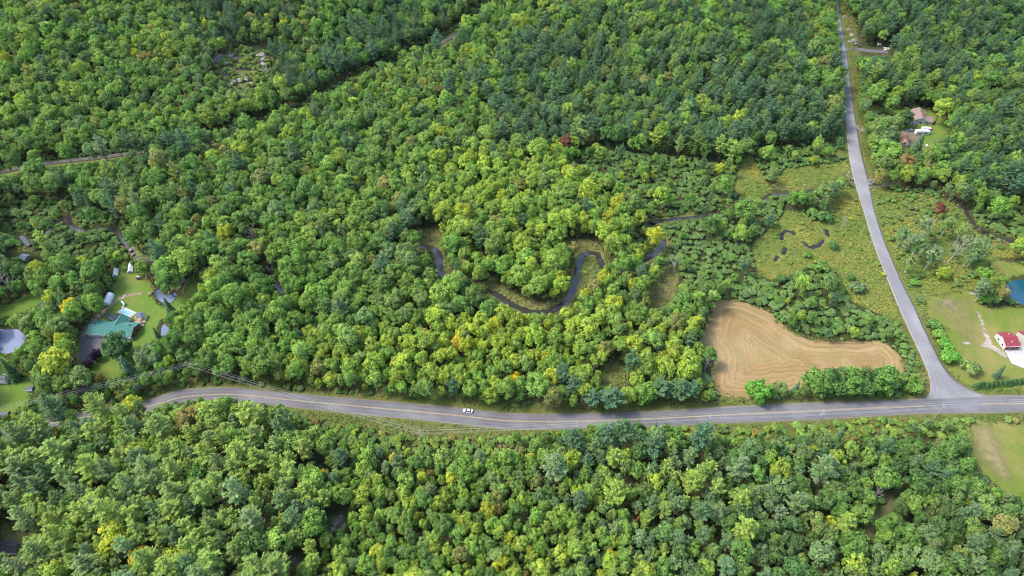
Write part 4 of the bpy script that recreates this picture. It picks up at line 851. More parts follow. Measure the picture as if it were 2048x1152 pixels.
spal = np.where(low, sp_v, sp_t)
print('trees', len(trees), 'shrubs', len(shr), 'pines', (kind[trees] == 1).sum(), 'birch', (kind[trees] == 3).sum())

def inst_object(name, kind_, P, Rr, hh, tn, label):
    K = KIND[kind_]; n = len(P); nv = len(K['var']); cc, c2 = tn
    me = bpy.data.meshes.new(name); me.vertices.add(n); me.vertices.foreach_set('co', P.astype(np.float32).ravel())
    for nm, a in (('tint', cc), ('tint2', c2), ('scl', np.stack([Rr/K['R'], Rr/K['R']*rng.uniform(.9, 1.1, n), hh/K['h']], 1)), ('eul', np.stack([rng.normal(0, .05, n), rng.normal(0, .05, n), rng.uniform(0, 6.28, n)], 1))):
        at = me.attributes.new(nm, 'FLOAT_VECTOR', 'POINT'); at.data.foreach_set('vector', a.astype(np.float32).ravel())
    at = me.attributes.new('pick', 'INT', 'POINT'); at.data.foreach_set('value', rng.integers(0, nv, n).astype(np.int32))
    o = link(name, me); o['kind'] = 'stuff'; o['label'] = label; o['category'] = K['cat']
    ng = bpy.data.node_groups.new(name, 'GeometryNodeTree'); ng.interface.new_socket('Geometry', in_out='INPUT', socket_type='NodeSocketGeometry'); ng.interface.new_socket('Geometry', in_out='OUTPUT', socket_type='NodeSocketGeometry')
    L = ng.links; gi = ng.nodes.new('NodeGroupInput'); go = ng.nodes.new('NodeGroupOutput'); jn = ng.nodes.new('GeometryNodeJoinGeometry')
    def na(nm, ty): q = ng.nodes.new('GeometryNodeInputNamedAttribute'); q.data_type = ty; q.inputs[0].default_value = nm; return q.outputs[0]
    sc_, eu, pk = na('scl', 'FLOAT_VECTOR'), na('eul', 'FLOAT_VECTOR'), na('pick', 'INT')
    for k in range(nv):
        cp = ng.nodes.new('FunctionNodeCompare'); cp.data_type = 'INT'; cp.operation = 'EQUAL'
        ia = [s for s in cp.inputs if s.type == 'INT' and s.enabled] or [s for s in cp.inputs if s.type == 'INT']
        L.new(pk, ia[0]); ia[1].default_value = k
        for po in protos[(kind_, k)]:
            if po is None: continue
            oi = ng.nodes.new('GeometryNodeObjectInfo'); oi.transform_space = 'ORIGINAL'; oi.inputs['Object'].default_value = po
            ip = ng.nodes.new('GeometryNodeInstanceOnPoints')
            L.new(gi.outputs[0], ip.inputs['Points']); L.new(cp.outputs[0], ip.inputs['Selection']); L.new(oi.outputs['Geometry'], ip.inputs['Instance'])
            L.new(eu, ip.inputs['Rotation']); L.new(sc_, ip.inputs['Scale']); L.new(ip.outputs[0], jn.inputs[0])
    L.new(jn.outputs[0], go.inputs[0]); md_ = o.modifiers.new('plants', 'NODES'); md_.node_group = ng
    return o
LAND = []
_short = {}
import re
for k_, u_, v_, d_3, t_2, l_ in HAND:
    q = re.split(r' (?:beside|at|in|on|below|between|above|behind|with|standing|of|from|to|touching|second|fourth|nearest|under|just|inside|among|leaning|across|near|growing|overlapping|second|left|rising|down|next)\b', l_)[0].split(',')[0]; _short.setdefault(q, []).append((u_, v_, k_, d_3))
for q, a in _short.items():
    if len(a) == 1: x_, y_, *_r = at_crown(a[0][2], a[0][0], a[0][1], a[0][3]); LAND.append((x_, y_, q))
for u_, v_, q in ((215, 655, 'green roofed house'), (255, 625, 'swimming pool'), (217, 600, 'white arched shelter'), (260, 540, 'white ridge tent'), (936, 823, 'white sedan'), (1838, 235, 'brown roofed house'), (1808, 280, 'orange roofed garage'), (2025, 680, 'red roofed garage'), (20, 680, 'left lawn pond'), (330, 660, 'round lawn pond'), (2040, 580, 'teal pond'), (1720, 363, 'creek culvert'), (1890, 810, 'road junction'), (1625, 485, 'curved marsh pool'), (480, 130, 'granite ledge'), (675, 1045, 'pale rock slab'), (391, 752, 'pole at the road bend'), (845, 885, 'pole where the lines cross the road'), (1634, 851, 'pole with the transformer'), (1152, 543, 'straight reach of the creek meander'), (878, 515, 'narrow creek bend'), (1324, 490, 'creek hook'), (1770, 1030, 'dirt path'), (15, 1095, 'dark roofed house'), (1720, 98, 'far gravel drive'), (1615, 640, 'upper edge of the mown field'), (1410, 640, 'left edge of the mown field'), (560, 580, 'shaded creek riffle'), (190, 318, 'railway bed'), (1745, 102, 'lumber pile'), (46, 512, 'pale roofed shed')):
    LAND.append((*gp(u_, v_), q))
LXY = np.array([(a, b_) for a, b_, _q in LAND])
def where(x_, y_, reg):
    d = np.hypot(LXY[:, 0]-x_, LXY[:, 1]-y_); i = int(np.argmin(d))
    if d[i] < 11: return 'close beside the '+LAND[i][2]
    if d[i] < 30: return 'near the '+LAND[i][2]
    if d[i] < 55: return 'some way from the '+LAND[i][2]
    return reg
def shape_word(R_, H_): r = H_/R_; return 'slender ' if r > 4.15 else 'broad ' if r < 3.15 else ''
def shade_word(kd, tn, r, big, small):
    s = 'tall ' if r > big else 'small ' if r < small else ''
    return s+NAMES[tn]
def colours(X_, Y_, tn, own=.55):
    n = len(tn); cc = np.array([PAL[q] for q in tn]); key = np.floor(X_/26).astype(int)*1000+np.floor(Y_/26).astype(int)
    uq, inv = np.unique(key, return_inverse=True); cnt = np.bincount(inv); mean = np.stack([np.bincount(inv, cc[:, k])/cnt for k in range(3)], 1)[inv]
    strong = np.isin(tn, ['rust', 'orange', 'red', 'wine', 'yellow', 'gold', 'tan'])[:, None]
    cc = np.where(strong, .75*cc+.25*mean, own*cc+(1-own)*mean)
    jt = rng.uniform(.84, 1.18, (n, 1))*np.stack([rng.uniform(.94, 1.06, n), np.ones(n), rng.uniform(.88, 1.12, n)], 1)
    c2 = np.array([PAL[TURN[q]] for q in tn]); c2[rng.random(n) < .04] = PAL['tan']; c2 = .5*cc+.5*c2
    return cc*jt, c2*jt
def do_kind(kd, X_, Y_, R_, H_, T_, quota, noun, big, small, stuffname, stufflabel):
    CC, C2 = colours(X_, Y_, T_, .3 if kd == 'shrub' else .55)
    z_ = terr(X_, Y_); u_, v_, d_2 = proj(X_, Y_, z_+H_*.6); size = R_/d_2*F
    inview = (u_ > 5) & (u_ < 2043) & (v_ > 5) & (v_ < 1147); order = np.argsort(-(size*inview)); pick = order[:quota]; rest = order[quota:]
    for j, i in enumerate(pick):
        if not inview[i]: rest = np.append(rest, i); continue
        reg = region(u_[i], v_[i]+6); plant(kd, j, X_[i], Y_[i], R_[i], H_[i], T_[i], ' '.join(('%s %s%s %s' % (shade_word(kd, T_[i], R_[i], big, small), '' if kd == 'shrub' else shape_word(R_[i], H_[i]), noun, where(X_[i], Y_[i], reg))).split()[:16]), ('%ses %s' if noun == 'bush' else '%ss %s') % (noun, where(X_[i], Y_[i], reg)), col=(CC[i], C2[i]))
    if len(rest): inst_object(stuffname, kd, np.stack([X_[rest], Y_[rest], z_[rest]], 1), R_[rest], H_[rest], (CC[rest], C2[rest]), stufflabel)
for kd, q, noun, big, small, sn, slab in ((0, 300, 'broadleaf tree', 5.2, 3.2, 'broadleaf_woods', 'mass of green broadleaf trees covering the land'), (1, 300, 'pine', 5.2, 3.2, 'pine_woods', 'mass of pines mixed through the woods'), (3, 120, 'birch', 3.7, 2.4, 'birch_woods', 'thin crowned birches scattered through the woods')):
    i = trees[kind[trees] == kd]; do_kind(KN[kd], x[i], y[i], R[i], h[i], pal[i], q, noun, big, small, sn, slab)
for j, i in enumerate(snag):
    wh = where(x[i], y[i], region(u[i], v[i])); plant('dead_tree', j, x[i], y[i], R[i]*.95, h[i]*1.25, 'tan', 'bare grey dead tree '+wh, 'dead trees '+wh)
do_kind('shrub', xs[shr], ys[shr], Rs[shr], hs[shr], spal, 300, 'bush', 2.4, 1.1, 'brush', 'mass of low bushes in the thickets and along the wood edges')

# ------------------------------------------------------------------ tall grass and weeds: one mesh of tufts
def tufts():
    gx_, gy_ = frustum_points(150000, 30); U_, V_, D_ = proj(gx_, gy_, 0); pr = np.zeros(len(gx_)); ty = np.zeros(len(gx_), int)
    for T in MARSH: k = pip(U_, V_, T); pr[k] = .9; ty[k] = 0
    for T in GLADES[:8]+[GLADES[11], GLADES[12]]: k = pip(U_, V_, T); pr[k] = .9; ty[k] = 1
    for T in (GLADES[13], GLADES[14]): k = pip(U_, V_, T); pr[k] = .9; ty[k] = 1
    dm = dseg(gx_, gy_, mc); ds_ = dseg(gx_, gy_, (sL+sR)/2); k = ((dm > 5.6) & (dm < 16)) | ((ds_ > 5.0) & (ds_ < 11)); pr[k] = np.maximum(pr[k], .8); ty[k & (pr <= .8)] = 2
    dcr = np.minimum.reduce([dseg(gx_, gy_, c) for c in creekg]); k = (dcr > 2.5) & (dcr < 6.5); pr[k] = 1; ty[k] = 1
    pr[(dcr < 2.5) | (dm < 5.6) | (ds_ < 4.7)] = 0; pr[np.minimum.reduce([dseg(gx_, gy_, c) for c in oxg]) < 2.2] = 0
    for T in list(LAWNS.values())+[FIELD]: pr[pip(gx_, gy_, gpoly(T))] = 0
    ef = dseg(gx_, gy_, spline(gpoly(FIELD), 3, True), True)+1.2*np.sin(gx_*.9)*np.sin(gy_*.7); k = ef < 1.1; pr[k] = .7; ty[k] = 2
    for T in LAWNS.values():
        ef = dseg(gx_, gy_, spline(gpoly(T), 3, True), True)+1.1*np.sin(gx_*.8)*np.sin(gy_*.6+1); k = ef < 1.2; pr[k] = .6; ty[k] = 2
    pr[pip(gx_, gy_, np.concatenate([sL, sR[::-1]])) | (dseg(gx_, gy_, sL) < 1.) | (dseg(gx_, gy_, sR) < 1.)] = 0
    for p in pondg.values(): pr[pip(gx_, gy_, p)] = 0
    k = rng.random(len(gx_)) < pr; gx_, gy_, ty = gx_[k], gy_[k], ty[k]; n = len(gx_); q = 3
    P = np.repeat(np.stack([gx_, gy_, np.zeros(n)], 1), q, 0)+np.concatenate([rng.normal(0, .35, (n*q, 2)), np.zeros((n*q, 1))], 1)
    P[:, 2] += rng.uniform(.12, .5, n*q); N = unit(np.stack([rng.normal(0, .5, n*q), rng.normal(0, .5, n*q), np.ones(n*q)], 1))
    V, Fq_, L = cloud(P, N, rng.uniform(.2, .5, n*q), 1.3)
    pals = [np.array([[.12, .18, .04], [.15, .195, .044], [.18, .205, .046], [.20, .205, .052], [.24, .23, .05]]), np.array([[.10, .15, .038], [.13, .165, .042], [.165, .17, .058], [.20, .18, .075], [.225, .185, .085]]), np.array([[.085, .14, .03], [.11, .155, .035], [.13, .16, .04], [.16, .155, .055], [.19, .16, .07]])]
    pt = (np.sin(gx_*.11+np.sin(gy_*.09)*2)+np.sin(gy_*.13+np.sin(gx_*.07)*2))*1.1+rng.normal(0, .6, n); ci = np.clip(np.round(pt+2), 0, 4).astype(int)
    cc = np.array([pals[a][b_] for a, b_ in zip(ty, ci)])*ALBEDO*1.08*rng.uniform(.9, 1.12, (n, 1)); cc = np.repeat(cc, q, 0)
    m, t, b = newmat('grass_tuft'); a = attr(t, 'gcol').outputs['Color']; t.links.new(a, b.inputs['Base Color']); b.inputs['Roughness'].default_value = .9; b.inputs['Specular IOR Level'].default_value = .05
    o = link('tall_grass', mesh('tall_grass', V, Fq_, m, False, {'gcol': cc})); o['kind'] = 'stuff'; o['label'] = 'tall grass and weeds on the meadow, verges and creek banks'; o['category'] = 'grass'
    print('tufts', n)
tufts()

# ------------------------------------------------------------------ buildings
def frame3(FL, FR, BL, e):
    A, B, Cc = (np.array(gp(*p, e)) for p in (FL, FR, BL)); ex = (B-A)/np.linalg.norm(B-A); ey = np.array([-ex[1], ex[0]])
    return (A+B)/2, math.atan2(ex[1], ex[0]), float(np.linalg.norm(B-A)), float(max(2., (Cc-A)@ey))
def window(root, x, z, y, wd, ht, side='front', wall='trim'):
    a, b_ = (y-.05, y+.1) if side in ('front', 'left') else (y-.1, y+.05)
    g, p = G(), G(); s = -.03 if side in ('front', 'left') else .03
    if side in ('front', 'back'):
        g.box(x-wd/2-.1, x+wd/2+.1, a, b_, z-.1, z+ht+.1); p.box(x-wd/2, x+wd/2, a+s, b_+s, z, z+ht)
    else:
        g.box(a, b_, x-wd/2-.1, x+wd/2+.1, z-.1, z+ht+.1); p.box(a+s, b_+s, x-wd/2, x+wd/2, z, z+ht)
    p.o('pane', 'glass', g.o('window', wall, root))
def gable(name, label, FL, FR, BL, e, rise, ax, wall, roof, over=.45, cat='house', asym=.5):
    c, rz, L, D = frame3(FL, FR, BL, e); root = thing(name, label, cat, (c[0], c[1], 0), rz)
    return (root,)+gable_parts(root, -L/2, L/2, 0, D, e, rise, ax, wall, roof, over, asym)
def gable_parts(root, x0, x1, y0, y1, e, rise, ax, wall, roof, over=.45, asym=.5):
    w_ = G(); L = x1-x0; D = y1-y0; i_ = over
    if ax == 'x':
        a0, a1, b0, b1 = y0+i_, y1-i_, x0+i_*.6, x1-i_*.6; rg = y0+D*asym
        w_.prism([(a0, -.2), (a1, -.2), (a1, e-.05), (rg, e+rise-.25), (a0, e-.05)], b0, b1, 'x')
    else:
        a0, a1, b0, b1 = x0+i_, x1-i_, y0+i_*.6, y1-i_*.6; rg = x0+L*asym
        w_.prism([(a0, -.2), (a1, -.2), (a1, e-.05), (rg, e+rise-.25), (a0, e-.05)], b0, b1, 'y')
    w_.o('wall', wall, root)
    if ax == 'x':
        G().slab([(x0, y0, e), (x1, y0, e), (x1, rg, e+rise), (x0, rg, e+rise)], .16).o('roof_slope', roof, root)
        G().slab([(x0, rg+.01, e+rise), (x1, rg+.01, e+rise), (x1, y1, e), (x0, y1, e)], .16).o('roof_slope', roof, root)
        G().box(x0, x1, rg-.14, rg+.14, e+rise-.06, e+rise+.05).o('ridge_cap', roof, root)
        G().box(x0, x1, y0-.07, y0-.005, e-.24, e-.02).o('fascia', 'trim', root)
    else:
        G().slab([(x0, y1, e), (x0, y0, e), (rg, y0, e+rise), (rg, y1, e+rise)], .16).o('roof_slope', roof, root)
        G().slab([(rg+.01, y1, e+rise), (rg+.01, y0, e+rise), (x1, y0, e), (x1, y1, e)], .16).o('roof_slope', roof, root)
        G().box(rg-.14, rg+.14, y0, y1, e+rise-.06, e+rise+.05).o('ridge_cap', roof, root)
        for s in (0, 1):
            p = [(x0, y0-.04, e), (rg, y0-.04, e+rise)] if s == 0 else [(rg, y0-.04, e+rise), (x1, y0-.04, e)]
            G().prism([(p[0][0], p[0][2]-.22), (p[1][0], p[1][2]-.22), (p[1][0], p[1][2]), (p[0][0], p[0][2])], y0-.06, y0-.005, 'y').o('barge_board', 'trim', root)
    return x0, x1, y0, y1
# green roofed house: long wing, main block, rear wing
h1, x0, x1, y0, y1 = gable('house', 'long single storey house with green metal roofs and a rear wing', (206.8, 670.6), (261.5, 675.3), (214, 640), 2.7, 2.3, 'x', 'white', 'green_roof')
L1 = x1-x0; D1 = y1-y0
wl = L1*.66
gable_parts(h1, x0-wl, x0-.02, y0+.1, y1-.5, 2.6, 2.0, 'x', 'white', 'green_roof')
gable_parts(h1, x0+.9, x0+7.1, y0+D1*.5, y0+13.2, 2.7, 2.25, 'y', 'white', 'green_roof')
g = G(); g.prism([(y0+.6, -.1), (y1-.6, -.1), (y1-.6, 2.6), (y0+D1/2, 4.5), (y0+.6, 2.6)], x1-.25, x1-.2, 'x'); g.o('gable_siding', 'brick', h1)
for xx, wd in ((x0-wl+1.6, 2.4), (x0-wl+4.6, 2.4)):
    gd = G(); gd.box(xx-wd/2, xx+wd/2, y0+.46, y0+.58, 0, 2.1); gd.o('garage_door', 'trim', h1)
for xx in (x0-wl+7.5, x0+2.5, x0+5.5, x0+10.5): window(h1, xx, .9, y0+.47 if xx > x0 else y0+.57, 1.5, 1.1)
g = G(); g.box(x0+7.5, x0+8.5, y0+.40, y0+.46, 0, 2.05); g.o('door', 'brick', h1)
g = G(); g.box(x1-7.5, x1-.2, y0-2.0, y0+.4, .25, .42); [g.box(a-.06, a+.06, y0-1.95, y0-1.83, -.1, 1.2) for a in np.linspace(x1-7.4, x1-.3, 6)]; g.box(x1-7.5, x1-.2, y0-1.98, y0-1.86, 1.15, 1.25); g.o('porch', 'trim', h1)
for xx, yy in ((x0+L1*.80, y0+D1*.62), (x0-wl*.7, y0+D1*.55)):
    g = G(); g.box(xx-.25, xx+.25, yy-.25, yy+.25, 3.8, 5.2); g.o('chimney', 'dark_roof', h1)
g = G(); [g.box(x1-.18, x1-.1, y0+q, y0+q+.9, 1, 2) for q in (2.2, 5.4)]; g.o('side_window', 'glass', h1)
# pool, pool deck, slide, deck, gazebo, shed
pd = gpoly([(233, 625), (250, 614.5), (274, 625.5), (262, 636)]); s_ = sheet('pool_terrace', pd, 'concrete', .22, 3, sm_=False); struct(s_)
pl = gpoly([(237.5, 625), (246, 618.5), (266.5, 624.5), (259, 633)]); pc = pl.mean(0)
t_ = thing('swimming_pool', 'light blue in-ground swimming pool behind the green roofed house', 'pool', (pc[0], pc[1], 0)); q = pl-pc
g = G(); n = len(q); g.add([(*p, .26) for p in q], [tuple(range(n))]); g.o('water', 'pool', t_)
g = G()
for i in range(n):
    a, b_ = q[i], q[(i+1) % n]; g.tube([(*a, .26), (*b_, .26)], .16, 4)
g.o('coping', 'trim', t_)
c = gp(247, 612); t_ = thing('pool_slide', 'white curved pool slide at the corner of the swimming pool', 'slide', (c[0], c[1], 0), -.6)
g = G(); g.tube([(-1.5, .6, 2.2), (-.6, .9, 1.8), (.5, .4, 1.1), (1.2, -.8, .6), (1.4, -1.6, .45)], [.45, .45, .45, .45, .4], 8); g.o('chute', 'white', t_)
g = G(); [g.tube([(a, b_, 0), (a, b_, 2.1)], .06, 5) for a in (-1.8, -1.3) for b_ in (.3, .9)]; [g.box(-1.8, -1.3, .25, .35, z, z+.06) for z in (.4, .8, 1.2, 1.6)]; g.o('ladder', 'steel', t_)
dk = gpoly([(270.5, 633), (296.5, 633.5), (287, 653), (268, 647)]); dc_ = dk.mean(0); t_ = thing('wooden_deck', 'tan wooden deck beside the green roofed house', 'deck', (dc_[0], dc_[1], 0)); q = dk-dc_
g = G(); g.slab([(*p, .34) for p in q[::-1]] if False else [(*p, .34) for p in q], .3); g.o('platform', 'deck', t_)
for k in range(1, 14):
    f = k/14; a = q[0]*(1-f)+q[3]*f; b_ = q[1]*(1-f)+q[2]*f
    g = G(); d = (b_-a); nn = np.array([-d[1], d[0]])/np.linalg.norm(d)*.23
    g.slab([(*(a*.985-nn), .40), (*(b_*.985-nn), .40), (*(b_*.985+nn), .40), (*(a*.985+nn), .40)][::1], .05); g.o('board', 'deck', t_)
c = gp(284, 637); t_ = thing('gazebo', 'square gazebo with a dark blue canopy on the wooden deck', 'gazebo', (c[0], c[1], .38), .12)
g = G(); w2 = 1.9; g.add([(-w2, -w2, 2.3), (w2, -w2, 2.3), (w2, w2, 2.3), (-w2, w2, 2.3), (-.5, -.5, 3.1), (.5, -.5, 3.1), (.5, .5, 3.1), (-.5, .5, 3.1)], [(0, 1, 5, 4), (1, 2, 6, 5), (2, 3, 7, 6), (3, 0, 4, 7), (4, 5, 6, 7), (3, 2, 1, 0)]); g.o('canopy', 'blue_canvas', t_)
for a in (-1, 1):
    for b_ in (-1, 1): g = G(); g.box(a*1.75-.07, a*1.75+.07, b_*1.75-.07, b_*1.75+.07, 0, 2.35); g.o('post', 'car_dark', t_)
def table_set(u, v, z, label):
    c = gp(u, v); t_ = thing('patio_table', label, 'table', (c[0], c[1], z), .3); g = G(); g.tube([(0, 0, .7), (0, 0, .76)], .75, 10); g.o('table_top', 'car_dark', t_)
    g = G(); g.tube([(0, 0, 0), (0, 0, .7)], .06, 6); g.o('leg', 'steel', t_)
    for k in range(4):
        a = k*1.57; g = G(); X_, Y_ = 1.25*math.cos(a), 1.25*math.sin(a); g.box(X_-.28, X_+.28, Y_-.28, Y_+.28, .38, .46); g.box(X_+.25*math.cos(a)-.2, X_+.25*math.cos(a)+.2, Y_+.25*math.sin(a)-.2, Y_+.25*math.sin(a)+.2, .0, .95); g.o('chair', 'car_dark', t_)
table_set(283, 649, .38, 'dark patio table with chairs on the wooden deck'); table_set(264, 643, .05, 'dark patio table with chairs between the house and the pool')
gable('garden_shed', 'grey roofed garden shed between the house and the pool', (216, 634), (228, 641), (220, 624), 2.1, 1.0, 'x', 'beige', 'grey_roof', .2, 'shed')
# white arched shelter, ridge tents, small trailer
def arch(name, label, a_px, b_px, wd, ht, mat, cat):
    A, B = np.array(gp(*a_px)), np.array(gp(*b_px)); d = B-A; L = np.linalg.norm(d); root = thing(name, label, cat, (A[0], A[1], 0), math.atan2(d[1], d[0]))
    pr = [(wd/2*math.cos(t_)*(1 if abs(math.cos(t_)) < .9 else 1), ht*max(0, math.sin(t_))**.8) for t_ in np.linspace(0, math.pi, 13)]
    n = len(pr); V = [(x_, p[0], p[1]) for x_ in (0, L) for p in pr]
    g = G(); g.add(V, [(i, i+1, n+i+1, n+i) for i in range(n-1)]); g.o('cover', mat, root, smooth=True)
    for x_ in (.04, L-.04):
        g = G(); g.add([(x_, p[0]*.985, p[1]*.985) for p in pr], [tuple(range(n))]); g.o('end_panel', mat, root)
    for x_ in np.linspace(.1, L-.1, 5):
        g = G(); g.tube([(x_, p[0]*1.012, p[1]*1.012+.02) for p in pr], .05, 4); g.o('rib', mat, root)
    return root
arch('arched_shelter', 'white arched fabric shelter beside the dirt track at the house', (212.5, 611), (222.5, 591), 3.9, 2.6, 'tarp', 'shelter')
def tent(name, label, FL, FR, BL, ht=2.3, mat='tarp'):
    c, rz, L, D = frame3(FL, FR, BL, 0.0); r = thing(name, label, 'tent', (c[0], c[1], 0), rz)
    for s in (-1, 1):
        g = G(); g.add([(0, 0, ht), (0, D, ht), (s*L/2, D, 1.0), (s*L/2, 0, 1.0), (s*L/2, 0, 0), (s*L/2, D, 0)], [(0, 1, 2, 3), (3, 2, 5, 4)]); g.o('side_panel', mat, r)
    for yy in (.02, D-.02):
        g = G(); g.add([(-L/2+.02, yy, 0), (L/2-.02, yy, 0), (L/2-.02, yy, 1), (0, yy, ht-.03), (-L/2+.02, yy, 1)], [(0, 1, 2, 3, 4)]); g.o('end_panel', 'beige' if yy < 1 else mat, r)
    return r
tent('ridge_tent', 'narrow cream ridge tent at the wood edge above the house lawn', (226, 556), (236, 554), (231, 541), 2.6)
tent('ridge_tent', 'white ridge tent at the top of the house lawn', (256, 548), (266.5, 546), (254, 531), 2.3)
def trailer(u, v, L, wd, rz, label, mat='white', roofz=2.4, name='camper_trailer', cat='trailer'):
    c = gp(u, v); r = thing(name, label, cat, (c[0], c[1], 0), rz)
    pr = [(-L/2, .5), (L/2, .5), (L/2, roofz*.75), (L/2-.35, roofz), (-L/2+.35, roofz), (-L/2, roofz*.8)]
    g = G(); g.prism(pr, -wd/2, wd/2, 'y'); g.o('body', mat, r)
    for s in (-1, 1):
        g = G(); g.box(-L*.38, L*.38, s*(wd/2)-.02, s*(wd/2)+.02, 1.3, 1.9); g.o('window', 'glass', r)
        for xx in (-L*.12, L*.12): g = G(); g.tube([(xx, s*(wd/2-.2), .36), (xx, s*(wd/2+.02), .36)], .36, 10); g.o('wheel', 'tyre', r)
    g = G(); g.box(-.5, .5, -.4, .4, roofz+.002, roofz+.28); g.o('roof_vent', 'trim', r); g = G(); g.box(L/2, L/2+1.1, -.06, .06, .45, .57); g.o('hitch', 'steel', r)
    return r
trailer(279, 557, 3.0, 2.0, .1, 'small grey utility trailer on the house lawn below the tents', 'wood', 1.5, 'utility_trailer')
# brown roofed house with low wing
h2, x0, x1, y0, y1 = gable('house', 'beige house with a brown shingle roof beside a parked motor coach', (1829, 239.5), (1857, 243), (1818.5, 217.5), 3.0, 2.3, 'y', 'beige', 'brown_roof', .4)
for xx in (-1.6, .6, 2.6, 3.8): window(h2, xx, 1.2, y0+.24, .9, 1.0)
g = G(); g.box(-.4, .5, y0+.18, y0+.22, 0, 2.05); g.o('door', 'brick', h2)
gable_parts(h2, x1-.8, x1+3.6, y0+.8, y0+8, 2.7, 1.3, 'x', 'beige', 'brown_roof', .3)
gable_parts(h2, x0-3.4, x0+1.2, y0-3.8, y0+1.5, 2.4, 1.2, 'y', 'beige', 'brown_roof', .3); window(h2, x0-1.1, 1.0, y0-3.63, 1.1, 1.0)
for yy in (y0+4, y0+9): g = G(); g.box(.6, 1.0, yy, yy+.4, 4.2, 5.6); g.o('chimney', 'dark_roof', h2)
h3, x0, x1, y0, y1 = gable('garage', 'garage with an orange brown roof beside the yard of the brown roofed house', (1800.5, 287), (1818, 290.5), (1797, 269), 2.6, 2.3, 'y', 'beige', 'orange_roof', .35, 'garage')
window(h3, -.2, 2.7, y0+.2, 1.2, .8); g = G(); g.box(-2.2, 2.0, y0+.14, y0+.2, 0, 2.2); g.o('garage_door', 'wood', h3)
trailer(1842.5, 268.5, 9.4, 2.6, -.04, 'long white motor coach with dark windows parked in the yard', 'car_white', 3.2, 'motor_coach', 'coach')
trailer(1851, 261, 6.2, 2.2, -.06, 'white camper trailer parked behind the motor coach', 'car_white', 2.4)
def car(u, v, rz, label, mat, L=4.6, wd=1.84, kind_='car', z=.0, name='parked_car'):
    c = gp(u, v); r = thing(name, label, kind_, (c[0], c[1], z), rz); hl = L/2
    g = G(); pr = [(-hl, .35), (-hl+.12, .28), (hl-.12, .28), (hl, .38), (hl-.05, .66), (hl-.9, .86), (-hl+.7 if kind_ == 'car' else -hl+.05, .93), (-hl+.05, .82)]
    n = len(pr); V = []
    for s, ins_ in ((-1, .0), (-1, .1), (1, .1), (1, 0.)): V += [(p[0]*(1-ins_*.1), s*(wd/2-(.0 if ins_ else .16)), p[1]*(1 if ins_ else .96)) for p in pr]
    g.add(V, [tuple(range(n)), tuple(range(4*n-1, 3*n-1, -1))]+[(k*n+i, (k+1)*n+i, (k+1)*n+(i+1) % n, k*n+(i+1) % n) for k in range(3) for i in range(n)]); g.o('body', mat, r)
    cb = (-hl+.75, hl-1.55) if kind_ == 'car' else (-hl+1.9, hl-1.35)
    def fr(a0, a1, b0, b1, z0_, z1_, w0, w1): return [(a0, -w0, z0_), (a1, -w0, z0_), (a1, w0, z0_), (a0, w0, z0_), (b0, -w1, z1_), (b1, -w1, z1_), (b1, w1, z1_), (b0, w1, z1_)]
    BF = [(0, 3, 2, 1), (4, 5, 6, 7), (0, 1, 5, 4), (1, 2, 6, 5), (2, 3, 7, 6), (3, 0, 4, 7)]
    g = G(); g.add(fr(cb[0]-.1, cb[1]+.55, cb[0]+.45, cb[1]-.25, .84, 1.40, wd/2-.1, wd/2-.28), BF); g.o('cabin_glass', 'glass', r)
    g = G(); g.add(fr(cb[0]+.42, cb[1]-.22, cb[0]+.5, cb[1]-.3, 1.40, 1.47, wd/2-.27, wd/2-.34), BF); g.o('roof', mat, r)
    if kind_ == 'pickup': g = G(); g.box(-hl+.15, -hl+1.75, -wd/2+.25, wd/2-.25, .935, .95); g.o('cargo_bed', 'car_dark', r)
    for xx in (-hl+.85, hl-.9):
        for s in (-1, 1): g = G(); g.tube([(xx, s*(wd/2-.22), .33), (xx, s*(wd/2+.01), .33)], .33, 12); wo = g.o('wheel', 'tyre', r); g = G(); g.tube([(xx, s*(wd/2-.0), .33), (xx, s*(wd/2+.03), .33)], .19, 8); g.o('rim', 'steel', wo)
    for s in (-1, 1): g = G(); g.box(hl-.12, hl+.005, s*.62-.18, s*.62+.18, .55, .67); g.o('headlight', 'trim', r); g = G(); g.box(-hl-.005, -hl+.1, s*.66-.14, s*.66+.14, .6, .75); g.o('tail_light', 'red', r)
    return r
P = np.array([gp(900, 821)]), np.array([gp(970, 827)]); d = (P[1]-P[0])[0]
car(936, 823.5, math.atan2(d[1], d[0])+math.pi, 'white sedan driving along the main road', 'car_white', 4.45, 1.8, 'car', .15, 'sedan')
car(1819, 262, .05, 'pale blue pickup truck parked by the brown roofed house', 'car_blue', 5.4, 1.95, 'pickup', .06, 'pickup_truck')
car(1715, 92, 1.9, 'dark pickup truck parked beside the gravel drive off the side road', 'car_dark', 5.3, 1.95, 'pickup', .06, 'pickup_truck')
car(1769.5, 99, 1.35, 'white car parked at the end of the gravel drive', 'car_white', 4.8, 1.85, 'car', .05)
c = gp(1776, 98); r_ = thing('lumber_pile', 'stack of pale sawn lumber beside the white parked car', 'lumber', (c[0], c[1], 0), 1.3)
for k in range(8): g = G(); g.box(-1.9+random.uniform(-.2, .2), 1.9+random.uniform(-.2, .2), -.9+.46*(k % 4), -.9+.46*(k % 4)+.4, .02+.34*(k//4), .3+.34*(k//4)); g.o('board', 'deck', r_)
trailer(1758, 91, 2.9, 1.8, .0, 'small white and teal utility trailer in the far drive', 'white', 1.6, 'utility_trailer')
